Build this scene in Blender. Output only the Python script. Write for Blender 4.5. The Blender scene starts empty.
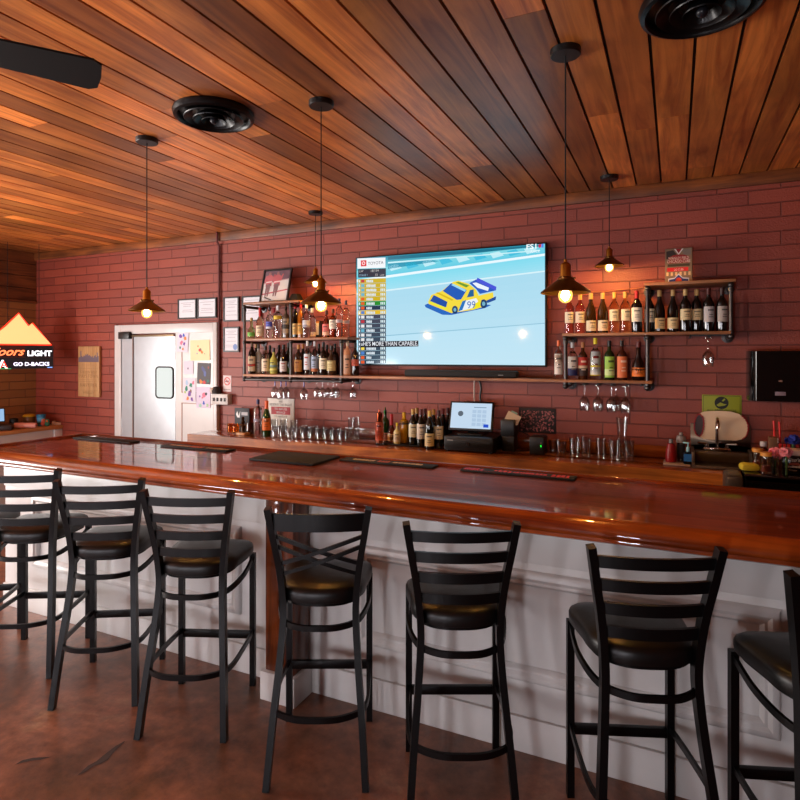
import bpy, bmesh, math, random
from math import sin, cos, pi, radians, atan2, hypot
from mathutils import Vector, Matrix
random.seed(7)
SC = bpy.context.scene
COL = SC.collection

# ------------------------------------------------------------------ camera
EYE = 1.75
YAW = radians(24.95)
FOC = 591.0
cd = bpy.data.cameras.new('camera'); cam = bpy.data.objects.new('camera', cd); COL.objects.link(cam)
cam.location = (0, 0, EYE); cam.rotation_euler = (pi/2, 0, YAW)
cd.sensor_width = 36; cd.sensor_fit = 'HORIZONTAL'; cd.lens = FOC/800*36; cd.shift_y = -45/800
cd.clip_start = .05; cd.clip_end = 100
SC.camera = cam
# ------------------------------------------------------------------ world, windows' daylight, exposure
w = bpy.data.worlds.new('world'); SC.world = w; w.use_nodes = True
w.node_tree.nodes['Background'].inputs[0].default_value = (.80, .88, 1, 1)
w.node_tree.nodes['Background'].inputs[1].default_value = .6
SC.view_settings.view_transform = 'Standard'; SC.view_settings.look = 'None'
SC.view_settings.exposure = 0; SC.view_settings.gamma = 1; SC.view_settings.use_curve_mapping = False

def area(name, loc, size, rot, power, col):
    d = bpy.data.lights.new(name, 'AREA'); d.shape = 'RECTANGLE'; d.size = size[0]; d.size_y = size[1]
    d.energy = power; d.color = col
    o = bpy.data.objects.new(name, d); COL.objects.link(o); o.location = loc; o.rotation_euler = rot
    return o
# one opening of the front wall per light: (x0, x1, z0, z1, power)
FRONT = -2.2
WINDOWS = [(-6.2, -5.4, .25, 1.9, 170), (-3.9, -3.6, .5, 1.4, 50), (-2.4, -2.1, .5, 1.4, 56), (-.6, -.3, .5, 1.4, 66)]
for (x0, x1, z0, z1, p) in WINDOWS:
    area('window_daylight', ((x0+x1)/2, FRONT-.1, (z0+z1)/2), (x1-x0, z1-z0), (pi/2+radians(50 if x0 < -6 else -12), 0, 0), p, (.95, .93, 1))
area('side_window_daylight', (-7.36, .9, 1.35), (2.2, 2.0), (pi/2+radians(35), 0, -pi/2), 400, (1, .93, .88))

# ------------------------------------------------------------------ colour + materials
def lin(c):
    f = lambda v: v/12.92 if v <= .04045 else ((v+.055)/1.055)**2.4
    return (f(c[0]), f(c[1]), f(c[2]), 1)
def hx(s): return tuple(int(s[i:i+2], 16)/255 for i in (0, 2, 4))
MATS = {}
def newmat(name):
    m = bpy.data.materials.new(name); m.use_nodes = True; MATS[name] = m
    return m, m.node_tree.nodes, m.node_tree.links, m.node_tree.nodes['Principled BSDF']
def node(N, t, **kw):
    n = N.new(t)
    for k, v in kw.items(): setattr(n, k, v)
    return n
def colmat(name, rough, metal=0, coat=0, trans=0, ior=1.45, noise=.06, emit=0, bump=0, bscale=60):
    m, N, L, B = newmat(name)
    a = node(N, 'ShaderNodeAttribute', attribute_name='Col')
    B.inputs['Roughness'].default_value = rough; B.inputs['Metallic'].default_value = metal
    B.inputs['Coat Weight'].default_value = coat; B.inputs['Coat Roughness'].default_value = .05
    B.inputs['Transmission Weight'].default_value = trans; B.inputs['IOR'].default_value = ior
    tc = node(N, 'ShaderNodeTexCoord')
    if noise:
        nz = node(N, 'ShaderNodeTexNoise'); nz.inputs['Scale'].default_value = 9; nz.inputs['Detail'].default_value = 4
        L.new(tc.outputs['Object'], nz.inputs['Vector'])
        mr = node(N, 'ShaderNodeMapRange'); mr.inputs['To Min'].default_value = 1-noise*2; mr.inputs['To Max'].default_value = 1+noise*2
        L.new(nz.outputs['Fac'], mr.inputs['Value'])
        mx = node(N, 'ShaderNodeVectorMath', operation='SCALE')
        L.new(a.outputs['Color'], mx.inputs[0]); L.new(mr.outputs['Result'], mx.inputs['Scale'])
        L.new(mx.outputs['Vector'], B.inputs['Base Color'])
    else:
        L.new(a.outputs['Color'], B.inputs['Base Color'])
    if bump:
        n2 = node(N, 'ShaderNodeTexNoise'); n2.inputs['Scale'].default_value = bscale
        L.new(tc.outputs['Object'], n2.inputs['Vector'])
        b = node(N, 'ShaderNodeBump'); b.inputs['Strength'].default_value = bump; b.inputs['Distance'].default_value = .003
        L.new(n2.outputs['Fac'], b.inputs['Height']); L.new(b.outputs['Normal'], B.inputs['Normal'])
    if emit:
        L.new(a.outputs['Color'], B.inputs['Emission Color']); B.inputs['Emission Strength'].default_value = emit
    return m
colmat('matte', .7); colmat('satin', .4, noise=.04); colmat('gloss', .12, coat=.6, noise=.02)
colmat('print', .55, noise=0); colmat('metal', .28, metal=1, noise=.05); colmat('chrome', .08, metal=1, noise=0)
colmat('pipe', .38, metal=.9, noise=.2, bump=.3)
colmat('brass', .3, metal=1, noise=.12)
colmat('black_metal', .36, noise=.05, coat=.05, bump=.15, bscale=300)
MATS['black_metal'].node_tree.nodes['Principled BSDF'].inputs['Specular IOR Level'].default_value = .3
colmat('vinyl', .38, noise=.08, bump=.25, bscale=25)
def thinmat():
    m, N, L, B = newmat('thin_glass')
    tr = node(N, 'ShaderNodeBsdfTransparent'); gl = node(N, 'ShaderNodeBsdfGlossy'); gl.inputs['Roughness'].default_value = .03
    tr.inputs['Color'].default_value = (.93, .94, .94, 1)
    fr = node(N, 'ShaderNodeLayerWeight'); fr.inputs['Blend'].default_value = .32
    mr = node(N, 'ShaderNodeMapRange'); mr.inputs['To Min'].default_value = .09; mr.inputs['To Max'].default_value = .85; L.new(fr.outputs['Facing'], mr.inputs['Value'])
    mx = node(N, 'ShaderNodeMixShader'); L.new(mr.outputs['Result'], mx.inputs[0]); L.new(tr.outputs[0], mx.inputs[1]); L.new(gl.outputs[0], mx.inputs[2])
    L.new(mx.outputs[0], N['Material Output'].inputs['Surface'])
thinmat()
colmat('glass', .02, trans=1, ior=1.45, noise=0); colmat('dark_glass', .06, coat=.5, noise=0)
colmat('screen', .08, emit=1.0, noise=0); MATS['screen'].node_tree.nodes['Principled BSDF'].inputs['Specular IOR Level'].default_value = .25; MATS['screen'].node_tree.nodes['Principled BSDF'].inputs['Base Color'].default_value = (0, 0, 0, 1)
for l in list(MATS['screen'].node_tree.links):
    if l.to_socket.name == 'Base Color': MATS['screen'].node_tree.links.remove(l)
MATS['screen'].node_tree.nodes['Principled BSDF'].inputs['Base Color'].default_value = (.01, .01, .01, 1)
colmat('neon', .4, emit=1.6, noise=0)
colmat('bulb', .3, emit=1200, noise=0)
def bulbglass():
    m, N, L, B = newmat('bulb_glass')
    tr = node(N, 'ShaderNodeBsdfTransparent'); tr.inputs['Color'].default_value = (1, .93, .8, 1)
    em = node(N, 'ShaderNodeEmission'); em.inputs['Color'].default_value = (1, .5, .12, 1); em.inputs['Strength'].default_value = 3.2
    lw = node(N, 'ShaderNodeLayerWeight'); lw.inputs['Blend'].default_value = .5
    mr = node(N, 'ShaderNodeMapRange'); mr.inputs['To Min'].default_value = .25; mr.inputs['To Max'].default_value = .5; L.new(lw.outputs['Facing'], mr.inputs['Value'])
    mx = node(N, 'ShaderNodeMixShader'); L.new(mr.outputs['Result'], mx.inputs[0]); L.new(tr.outputs[0], mx.inputs[1]); L.new(em.outputs[0], mx.inputs[2])
    L.new(mx.outputs[0], N['Material Output'].inputs['Surface'])
bulbglass()
colmat('paint', .32, noise=.03, bump=.12, bscale=14)
colmat('steel', .42, metal=.6, noise=.06)
colmat('aluminium', .3, metal=.55, noise=.05, bump=.25, bscale=2.5)

def woodmat(name, dark, light, stretch, rough, coat, knots=.5, bump=.15, var=1.0, coat_rough=.06):
    m, N, L, B = newmat(name)
    a = node(N, 'ShaderNodeAttribute', attribute_name='Col')
    tc = node(N, 'ShaderNodeTexCoord'); mp = node(N, 'ShaderNodeMapping'); mp.inputs['Scale'].default_value = stretch
    sh = node(N, 'ShaderNodeVectorMath', operation='MULTIPLY_ADD')        # shift the grain per plank with the tone
    L.new(a.outputs['Color'], sh.inputs[0]); sh.inputs[1].default_value = (37, 61, 53); L.new(tc.outputs['Object'], sh.inputs[2])
    L.new(sh.outputs['Vector'], mp.inputs['Vector'])
    n1 = node(N, 'ShaderNodeTexNoise'); n1.inputs['Scale'].default_value = 1; n1.inputs['Detail'].default_value = 7; n1.inputs['Distortion'].default_value = 1.2
    n1.inputs['Roughness'].default_value = .62
    L.new(mp.outputs['Vector'], n1.inputs['Vector'])
    n2 = node(N, 'ShaderNodeTexNoise'); n2.inputs['Scale'].default_value = 2.3; n2.inputs['Detail'].default_value = 3
    L.new(tc.outputs['Object'], n2.inputs['Vector'])
    r = node(N, 'ShaderNodeValToRGB'); r.color_ramp.elements[0].position = .32; r.color_ramp.elements[1].position = .66
    r.color_ramp.elements[0].color = lin(dark); r.color_ramp.elements[1].color = lin(light)
    L.new(n1.outputs['Fac'], r.inputs['Fac'])
    kr = node(N, 'ShaderNodeMapRange'); kr.inputs['From Min'].default_value = .3; kr.inputs['From Max'].default_value = .62
    kr.inputs['To Min'].default_value = 1-knots; kr.inputs['To Max'].default_value = 1.08
    L.new(n2.outputs['Fac'], kr.inputs['Value'])
    m1 = node(N, 'ShaderNodeVectorMath', operation='SCALE'); L.new(r.outputs['Color'], m1.inputs[0]); L.new(kr.outputs['Result'], m1.inputs['Scale'])
    m2 = node(N, 'ShaderNodeVectorMath', operation='MULTIPLY'); L.new(m1.outputs['Vector'], m2.inputs[0]); L.new(a.outputs['Color'], m2.inputs[1])
    L.new(m2.outputs['Vector'], B.inputs['Base Color'])
    B.inputs['Roughness'].default_value = rough; B.inputs['Coat Weight'].default_value = coat; B.inputs['Coat Roughness'].default_value = coat_rough
    if coat > .5:
        cb_ = node(N, 'ShaderNodeBump'); cb_.inputs['Strength'].default_value = .05; cb_.inputs['Distance'].default_value = .002; L.new(n1.outputs['Fac'], cb_.inputs['Height']); L.new(cb_.outputs['Normal'], B.inputs['Coat Normal'])
    if coat > .5: B.inputs['Specular IOR Level'].default_value = .12
    b = node(N, 'ShaderNodeBump'); b.inputs['Strength'].default_value = bump; b.inputs['Distance'].default_value = .002
    L.new(n1.outputs['Fac'], b.inputs['Height']); L.new(b.outputs['Normal'], B.inputs['Normal'])
    return m
woodmat('ceiling_wood', hx('9c4e22'), hx('e48c42'), (16, 1.1, 16), .4, .2, knots=.3, bump=.15, coat_rough=.3)
woodmat('bar_wood', hx('541a0a'), hx('944014'), (1.2, 16, 16), .3, 1.0, knots=.35, bump=.1, coat_rough=.035)
woodmat('counter_wood', hx('7a3410'), hx('b8662a'), (1.2, 14, 14), .3, .9, knots=.5, bump=.1, coat_rough=.06)
woodmat('fascia_wood', hx('9a4c16'), hx('e08a38'), (1.2, 14, 14), .5, .06, knots=.6, bump=.1, coat_rough=.3)
woodmat('shelf_wood', hx('7a4a2a'), hx('b5794d'), (1.5, 14, 14), .5, .1, knots=.3)
woodmat('trim_wood', hx('4c2410'), hx('94501f'), (1.2, 14, 14), .5, .1, knots=.65)
woodmat('plank_wood', hx('4a2410'), hx('8a5028'), (14, 1.2, 14), .55, .05, knots=.4)
woodmat('dark_wood', hx('2c1006'), hx('7a3814'), (13, 13, 1.0), .3, .6, knots=.5)
woodmat('pale_wood', hx('a8733f'), hx('cf9c62'), (14, 1.2, 14), .5, .1, knots=.2)
woodmat('sign_wood', hx('a57a4a'), hx('cba06a'), (18, 18, 2), .6, 0, knots=.15)

def brickmat(name, axis, bw, rh, c1, c2, cm, ox, oz, rough, mortar=.005, bdist=.006, chips=True):
    m, N, L, B = newmat(name)
    tc = node(N, 'ShaderNodeTexCoord'); sp = node(N, 'ShaderNodeSeparateXYZ'); cb = node(N, 'ShaderNodeCombineXYZ')
    L.new(tc.outputs['Object'], sp.inputs[0])
    ax = node(N, 'ShaderNodeMath', operation='ADD'); ax.inputs[1].default_value = ox; L.new(sp.outputs[axis], ax.inputs[0])
    az = node(N, 'ShaderNodeMath', operation='ADD'); az.inputs[1].default_value = oz; L.new(sp.outputs['Z'], az.inputs[0])
    L.new(ax.outputs[0], cb.inputs[0]); L.new(az.outputs[0], cb.inputs[1])
    wn = node(N, 'ShaderNodeTexNoise'); wn.inputs['Scale'].default_value = 7; L.new(tc.outputs['Object'], wn.inputs['Vector'])
    wm = node(N, 'ShaderNodeVectorMath', operation='MULTIPLY_ADD'); wm.inputs[1].default_value = (.008, .008, 0); L.new(wn.outputs['Color'], wm.inputs[0]); L.new(cb.outputs[0], wm.inputs[2])
    bt = node(N, 'ShaderNodeTexBrick'); bt.inputs['Scale'].default_value = 1; bt.inputs['Brick Width'].default_value = bw; bt.inputs['Row Height'].default_value = rh
    bt.inputs['Mortar Size'].default_value = mortar; bt.inputs['Mortar Smooth'].default_value = .4; bt.inputs['Bias'].default_value = 0
    bt.inputs['Color1'].default_value = lin(c1); bt.inputs['Color2'].default_value = lin(c2); bt.inputs['Mortar'].default_value = lin(cm)
    L.new(wm.outputs[0], bt.inputs['Vector']); 
    n = node(N, 'ShaderNodeTexNoise'); n.inputs['Scale'].default_value = 95; n.inputs['Detail'].default_value = 3; L.new(tc.outputs['Object'], n.inputs['Vector'])
    n3 = node(N, 'ShaderNodeTexNoise'); n3.inputs['Scale'].default_value = 3; n3.inputs['Detail'].default_value = 5; L.new(tc.outputs['Object'], n3.inputs['Vector'])
    mr = node(N, 'ShaderNodeMapRange'); mr.inputs['To Min'].default_value = .86; mr.inputs['To Max'].default_value = 1.14; L.new(n3.outputs['Fac'], mr.inputs['Value'])
    sc_ = node(N, 'ShaderNodeVectorMath', operation='SCALE'); L.new(bt.outputs['Color'], sc_.inputs[0]); L.new(mr.outputs['Result'], sc_.inputs['Scale'])
    L.new(sc_.outputs['Vector'], B.inputs['Base Color'])
    hh = node(N, 'ShaderNodeMath', operation='MULTIPLY_ADD'); hh.inputs[1].default_value = -1.0; L.new(bt.outputs['Fac'], hh.inputs[0])
    h2 = node(N, 'ShaderNodeMath', operation='MULTIPLY'); h2.inputs[1].default_value = .55; L.new(n.outputs['Fac'], h2.inputs[0]); L.new(h2.outputs[0], hh.inputs[2])
    b = node(N, 'ShaderNodeBump'); b.inputs['Strength'].default_value = 1; b.inputs['Distance'].default_value = bdist
    L.new(hh.outputs[0], b.inputs['Height']); L.new(b.outputs['Normal'], B.inputs['Normal'])
    B.inputs['Roughness'].default_value = rough
    return m
brickmat('red_brick', 'X', .385, .0975, hx('94402d'), hx('803628'), hx('692a1e'), 6.077, .03, .48)
brickmat('buff_brick', 'Y', .385, .0975, hx('9c6a3a'), hx('7d5230'), hx('6a452a'), 0, .03, .6)

def floormat():
    m, N, L, B = newmat('stained_concrete')
    tc = node(N, 'ShaderNodeTexCoord')
    a = node(N, 'ShaderNodeTexNoise'); a.inputs['Scale'].default_value = 1.7; a.inputs['Detail'].default_value = 9; a.inputs['Roughness'].default_value = .65; a.inputs['Distortion'].default_value = .6
    b = node(N, 'ShaderNodeTexNoise'); b.inputs['Scale'].default_value = 14; b.inputs['Detail'].default_value = 8; b.inputs['Roughness'].default_value = .7
    L.new(tc.outputs['Object'], a.inputs['Vector']); L.new(tc.outputs['Object'], b.inputs['Vector'])
    r = node(N, 'ShaderNodeValToRGB'); e = r.color_ramp.elements
    e[0].position = .3; e[0].color = lin(hx('4c382a')); e[1].position = .72; e[1].color = lin(hx('a07a5c'))
    q = e.new(.48); q.color = lin(hx('724a37')); q = e.new(.6); q.color = lin(hx('8a5a44'))
    L.new(a.outputs['Fac'], r.inputs['Fac'])
    mr = node(N, 'ShaderNodeMapRange'); mr.inputs['From Min'].default_value = .3; mr.inputs['From Max'].default_value = .7; mr.inputs['To Min'].default_value = .55; mr.inputs['To Max'].default_value = 1.4
    L.new(b.outputs['Fac'], mr.inputs['Value'])
    s_ = node(N, 'ShaderNodeVectorMath', operation='SCALE'); L.new(r.outputs['Color'], s_.inputs[0]); L.new(mr.outputs['Result'], s_.inputs['Scale'])
    L.new(s_.outputs['Vector'], B.inputs['Base Color'])
    m2 = node(N, 'ShaderNodeMapRange'); m2.inputs['To Min'].default_value = .22; m2.inputs['To Max'].default_value = .5; L.new(b.outputs['Fac'], m2.inputs['Value']); L.new(m2.outputs['Result'], B.inputs['Roughness'])
    bp = node(N, 'ShaderNodeBump'); bp.inputs['Strength'].default_value = .25; bp.inputs['Distance'].default_value = .004
    L.new(b.outputs['Fac'], bp.inputs['Height']); L.new(bp.outputs['Normal'], B.inputs['Normal'])
floormat()

# ------------------------------------------------------------------ geometry helpers
class MB:
    def __init__(s): s.v = []; s.f = []; s.T = Matrix.Identity(4)
    def at(s, *args): s.T = args[0] if len(args) == 1 else Matrix.Translation(args); return s
    def add(s, vs, fs, mat, col, smooth=False):
        o = len(s.v); s.v += [tuple(s.T @ Vector(p)) for p in vs]
        for f in fs: s.f.append(([i+o for i in f], mat, col, smooth))
    def box(s, x0, x1, y0, y1, z0, z1, mat, col, bev=0):
        if bev:
            bm = bmesh.new(); bmesh.ops.create_cube(bm, size=1)
            for v in bm.verts: v.co = Vector(((x0+x1)/2+v.co.x*(x1-x0), (y0+y1)/2+v.co.y*(y1-y0), (z0+z1)/2+v.co.z*(z1-z0)))
            bmesh.ops.bevel(bm, geom=bm.edges[:], offset=min(bev, .49*min(x1-x0, y1-y0, z1-z0)), segments=2, affect='EDGES', profile=.5)
            bm.verts.index_update()
            s.add([v.co[:] for v in bm.verts], [[v.index for v in f.verts] for f in bm.faces], mat, col, False); bm.free(); return s
        vs = [(x, y, z) for x in (x0, x1) for y in (y0, y1) for z in (z0, z1)]
        s.add(vs, [(0, 1, 3, 2), (4, 6, 7, 5), (0, 4, 5, 1), (2, 3, 7, 6), (0, 2, 6, 4), (1, 5, 7, 3)], mat, col); return s
    def lathe(s, prof, mat, col, n=20, c=(0, 0, 0), a0=0, a1=2*pi):
        full = abs(a1-a0-2*pi) < 1e-6; m = n if full else n+1; vs = []; fs = []
        for (r, z) in prof:
            for i in range(m):
                a = a0+(a1-a0)*i/n; vs.append((c[0]+r*cos(a), c[1]+r*sin(a), c[2]+z))
        for j in range(len(prof)-1):
            for i in range(n):
                k = (i+1) % m if full else i+1
                fs.append((j*m+i, j*m+k, (j+1)*m+k, (j+1)*m+i))
        s.add(vs, fs, mat, col, True); return s
    def cyl(s, r, z0, z1, mat, col, n=20, c=(0, 0, 0), r2=None):
        r2 = r if r2 is None else r2
        return s.lathe([(0, z0), (r, z0), (r2, z1), (0, z1)], mat, col, n, c)
    def tube(s, pts, r, mat, col, n=8, closed=False, up=(0, 0, 1), rect=None):
        P = [Vector(p) for p in pts]; N_ = len(P); vs = []; fs = []; up = Vector(up)
        if rect: sec = [(-rect[0]/2, -rect[1]/2), (rect[0]/2, -rect[1]/2), (rect[0]/2, rect[1]/2), (-rect[0]/2, rect[1]/2)]; n = 4
        else: sec = [(r*cos(2*pi*i/n), r*sin(2*pi*i/n)) for i in range(n)]
        for i, p in enumerate(P):
            if closed: d = P[(i+1) % N_]-P[i-1]
            else: d = P[min(i+1, N_-1)]-P[max(i-1, 0)]
            d.normalize(); u = up-d*up.dot(d)
            if u.length < 1e-3: u = Vector((0, 1, 0))-d*d.y
            u.normalize(); q = d.cross(u)
            for (a, b) in sec: vs.append(p+q*a+u*b)
        for i in range(N_ if closed else N_-1):
            j = (i+1) % N_
            for k in range(n): fs.append((i*n+k, i*n+(k+1) % n, j*n+(k+1) % n, j*n+k))
        if not closed: fs += [list(range(n))[::-1], [(N_-1)*n+k for k in range(n)]]
        s.add(vs, fs, mat, col, True); return s
    def prism(s, poly, h0, h1, mat, col, axis='x', smooth=False):
        f = {'x': lambda a, b, h: (h, a, b), 'y': lambda a, b, h: (a, h, b), 'z': lambda a, b, h: (a, b, h)}[axis]; n = len(poly)
        vs = [f(a, b, h0) for a, b in poly]+[f(a, b, h1) for a, b in poly]
        s.add(vs, [list(range(n))[::-1], [n+i for i in range(n)]]+[(i, (i+1) % n, n+(i+1) % n, n+i) for i in range(n)], mat, col, smooth); return s
    def flat(s, poly, y, mat, col):                       # polygon on a vertical surface facing -y
        s.add([(a, y, b) for a, b in poly], [list(range(len(poly)))], mat, col); return s
    def text(s, txt, x, z, size, y, mat, col, sx=1, align='LEFT', shear=0, thick=0, ext=0):
        vs, fs = textmesh(txt, align, shear, thick)
        s.add([(x+a*size*sx, y, z+b*size) for a, b in vs], fs, mat, col); return s
    def sphere(s, r, mat, col, c=(0, 0, 0), n=14, sz=1, z0=-1, z1=1):
        k = 8; pr = []
        for i in range(k+1):
            a = math.asin(max(-1, z0))+(math.asin(min(1, z1))-math.asin(max(-1, z0)))*i/k
            pr.append((r*cos(a), r*sin(a)*sz))
        return s.lathe(pr, mat, col, n, c)
    def mesh(s, name):
        me = bpy.data.meshes.new(name); me.from_pydata(s.v, [], [f[0] for f in s.f])
        names = []
        for f in s.f:
            if f[1] not in names: names.append(f[1])
        for n in names: me.materials.append(MATS[n])
        ca = me.color_attributes.new('Col', 'FLOAT_COLOR', 'CORNER'); li = 0
        for p, f in zip(me.polygons, s.f):
            p.material_index = names.index(f[1]); p.use_smooth = f[3]
            c = f[2]; c = lin(c) if len(c) == 3 else c
            for i in p.loop_indices: ca.data[i].color = c
        bm = bmesh.new(); bm.from_mesh(me); bmesh.ops.remove_doubles(bm, verts=bm.verts, dist=1e-6) if len(bm.verts) < 60000 else None
        bmesh.ops.recalc_face_normals(bm, faces=bm.faces); bm.to_mesh(me); bm.free()
        me.set_sharp_from_angle(angle=radians(38)); return me
    def build(s, name, parent=None, label=None, loc=None):
        o = bpy.data.objects.new(name, s.mesh(name)); COL.objects.link(o); o.parent = parent
        if label: o['label'] = label
        if loc: o.location = loc
        return o
    def thing(s, name, label, cat, loc=(0, 0, 0), rz=0, group=None):
        o = s.build(name); tag(o, label, cat, group); o.location = loc; o.rotation_euler = (0, 0, rz); return o
    def struct(s, name): o = s.build(name); o['kind'] = 'structure'; return o
TXT = {}
def textmesh(txt, align, shear, thick):
    k = (txt, align, shear, thick)
    if k not in TXT:
        cu = bpy.data.curves.new('t', 'FONT'); cu.body = txt; cu.align_x = align; cu.shear = shear; cu.offset = thick; cu.size = 1; cu.resolution_u = 3
        ob = bpy.data.objects.new('t', cu); me = bpy.data.meshes.new_from_object(ob)
        TXT[k] = ([(v.co.x, v.co.y) for v in me.vertices], [list(p.vertices) for p in me.polygons])
        bpy.data.objects.remove(ob); bpy.data.curves.remove(cu); bpy.data.meshes.remove(me)
    return TXT[k]
def tag(o, label, cat, group=None):
    o['label'] = label; o['category'] = cat
    if group: o['group'] = group
    return o
def empty(name, label, cat, loc=(0, 0, 0), rz=0, group=None):
    o = bpy.data.objects.new(name, None); COL.objects.link(o); o.location = loc; o.rotation_euler = (0, 0, rz); o.empty_display_size = .1
    return tag(o, label, cat, group)
def dup(root, loc, rz, label, group=None):
    r = root.copy(); COL.objects.link(r); r.location = loc; r.rotation_euler = (0, 0, rz); r['label'] = label
    if group: r['group'] = group
    for ch in list(root.children):
        c = ch.copy(); COL.objects.link(c); c.parent = r
        for g in list(ch.children):
            d = g.copy(); COL.objects.link(d); d.parent = c
    return r
# measured sight lines of the photograph turned into places in the room: the point of direction (u, v) on the plane y = Y
CY, SY = cos(YAW), sin(YAW)
def px(u, Y): a = (u-400)/FOC; return Y*(-SY+a*CY)/(CY+a*SY)
def pz(u, v, Y): a = (u-400)/FOC; return EYE+(355-v)/FOC*Y/(CY+a*SY)

# ------------------------------------------------------------------ the room
WALL = 4.75; LEFT = -7.2; RIGHT = 3.2; CEIL = 3.01
WHITE = (.80, .79, .78)
MB().box(LEFT, RIGHT, FRONT, WALL, -.1, 0, 'stained_concrete', (1, 1, 1)).struct('floor')
MB().box(LEFT-.2, RIGHT+.2, WALL, WALL+.2, -.1, CEIL+.1, 'red_brick', (1, 1, 1)).struct('wall_back')
m = MB(); 
m.box(LEFT-.2, LEFT, 2.1, WALL, -.1, 2.4, 'buff_brick', (1, 1, 1))
m.box(LEFT-.2, LEFT, FRONT, -.3, -.1, 2.4, 'buff_brick', (1, 1, 1))
m.box(LEFT-.2, LEFT, -.3, 2.1, -.1, .25, 'buff_brick', (1, 1, 1))
for k in range(4):
    m.box(LEFT-.2, LEFT+.012, FRONT, WALL-.002, 2.42+k*.15, 2.42+k*.15+.143, 'plank_wood', (.8+.1*k,)*3+(1,))
m.box(LEFT-.2, LEFT+.03, FRONT, WALL-.002, 2.385, 2.415, 'plank_wood', (.9, .9, .9, 1))
m.struct('wall_left')
MB().box(RIGHT, RIGHT+.2, FRONT, WALL, -.1, CEIL, 'matte', (.42, .22, .17)).struct('wall_right')
m = MB(); xs = LEFT
for (x0, x1, z0, z1, p) in WINDOWS:
    m.box(xs, x0, FRONT-.15, FRONT, -.1, CEIL, 'matte', (.45, .27, .2)); m.box(x0, x1, FRONT-.15, FRONT, -.1, z0, 'matte', (.45, .27, .2)); m.box(x0, x1, FRONT-.15, FRONT, z1, CEIL, 'matte', (.45, .27, .2)); xs = x1
m.box(xs, RIGHT, FRONT-.15, FRONT, -.1, CEIL, 'matte', (.45, .27, .2))
m.struct('wall_front')
# board ceiling: every board with its own tone, dark gap between
m = MB(); m.box(LEFT, RIGHT, FRONT, WALL, CEIL+.02, CEIL+.1, 'matte', (.05, .025, .02))
rc = random.Random(11); x = -.092-.166*44
while x < RIGHT:
    y = FRONT+rc.uniform(0, 1.5)-1.5
    while y < WALL:
        L_ = rc.uniform(2.2, 5.5); t = rc.choice([.42, .52, .62, .72, .8, .92, 1.05, 1.25, 1.5]); t *= rc.uniform(.93, 1.07)
        a, b = max(x+.0065, LEFT), min(x+.1595, RIGHT)
        if b > a and min(y+L_, WALL) > FRONT:
            m.box(a, b, max(y, FRONT), min(y+L_-.002, WALL), CEIL, CEIL+.022, 'ceiling_wood', (t*1.0, t*rc.uniform(.9, 1.0), t*rc.uniform(.82, 1.0), 1))
        y += L_
    x += .166
m.struct('ceiling')
MB().box(LEFT, RIGHT, WALL-.03, WALL-.001, CEIL-.088, CEIL-.001, 'trim_wood', (1, 1, 1, 1), .004).struct('trim_1')
# front windows' frames
for i, (x0, x1, z0, z1, p) in enumerate(WINDOWS):
    m = MB()
    for a, b, c, d in ((x0, x0+.04, z0, z1), (x1-.04, x1, z0, z1), (x0+.04, x1-.04, z0, z0+.04), (x0+.04, x1-.04, z1-.04, z1), ((x0+x1)/2-.015, (x0+x1)/2+.015, z0+.04, z1-.04)):
        m.box(a, b, FRONT-.06, FRONT-.02, c, d, 'satin', (.15, .13, .12))
    m.struct('window_%d' % (i+1))

# doorway in the back wall: white frame, swinging aluminium leaf, fixed white leaf
Yd = WALL-.035
dx0, dx1 = px(114.5, WALL-.05), px(216.5, WALL-.05); dtop = 2.085
jx = px(134, WALL-.03)
m = MB()
m.box(dx0, dx0+.10, WALL-.05, WALL-.001, 0, dtop, 'paint', WHITE, .004); m.box(dx1-.05, dx1, WALL-.05, WALL-.001, 0, dtop, 'paint', WHITE, .004)
m.box(dx0+.1, dx1-.05, WALL-.05, WALL-.001, dtop-.10, dtop, 'paint', WHITE, .004)
m.box(dx0-.03, dx0, WALL-.03, WALL-.001, 0, dtop+.01, 'satin', (.42, .13, .1))
m.struct('trim_2')
lx1 = px(176, WALL-.03)
m = MB(); m.box(dx0+.1, lx1, WALL-.04, WALL-.012, .01, dtop-.135, 'aluminium', (.74, .76, .78))
m.box(jx-.008, jx+.008, WALL-.05, WALL-.04, .01, dtop-.135, 'satin', (.5, .42, .4))
d1 = m.struct('door_1')
vx0, vx1 = px(156.5, WALL-.04), px(173.5, WALL-.04); vz0, vz1 = pz(165, 398, WALL-.04), pz(165, 367, WALL-.04)
def rrect(x0, x1, z0, z1, r, n=5):
    o = []
    for cx, cz, a in ((x1-r, z1-r, 0), (x0+r, z1-r, 90), (x0+r, z0+r, 180), (x1-r, z0+r, 270)):
        for i in range(n+1): t = radians(a+90*i/n); o.append((cx+r*cos(t), cz+r*sin(t)))
    return o
m = MB(); m.prism(rrect(vx0, vx1, vz0, vz1, .04), WALL-.047, WALL-.041, 'screen', (.93, .95, .93), 'y').build('window_pane', d1, 'rounded vision panel given a pale glow of its own')  # pane glows by its material, standing in for light from behind the door
m = MB(); m.tube([(a, WALL-.047, b) for a, b in rrect(vx0, vx1, vz0, vz1, .04)], .008, 'satin', (.04, .06, .05), closed=True, up=(0, 1, 0)).build('window_gasket', d1, 'dark rubber gasket')
m = MB(); m.box(px(121, 4.7), px(131.5, 4.7), WALL-.09, WALL-.04, pz(126, 339, 4.7), pz(126, 332, 4.7), 'satin', (.1, .1, .1), .004).build('hinge_box', d1)
m = MB(); m.box(px(131.5, 4.7), px(174, 4.7), WALL-.06, WALL-.045, dtop-.135, dtop-.115, 'metal', (.5, .42, .33)).build('door_track', d1)
m = MB(); m.box(lx1+.004, dx1-.05, WALL-.04, WALL-.012, .01, dtop-.1, 'paint', WHITE)
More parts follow.
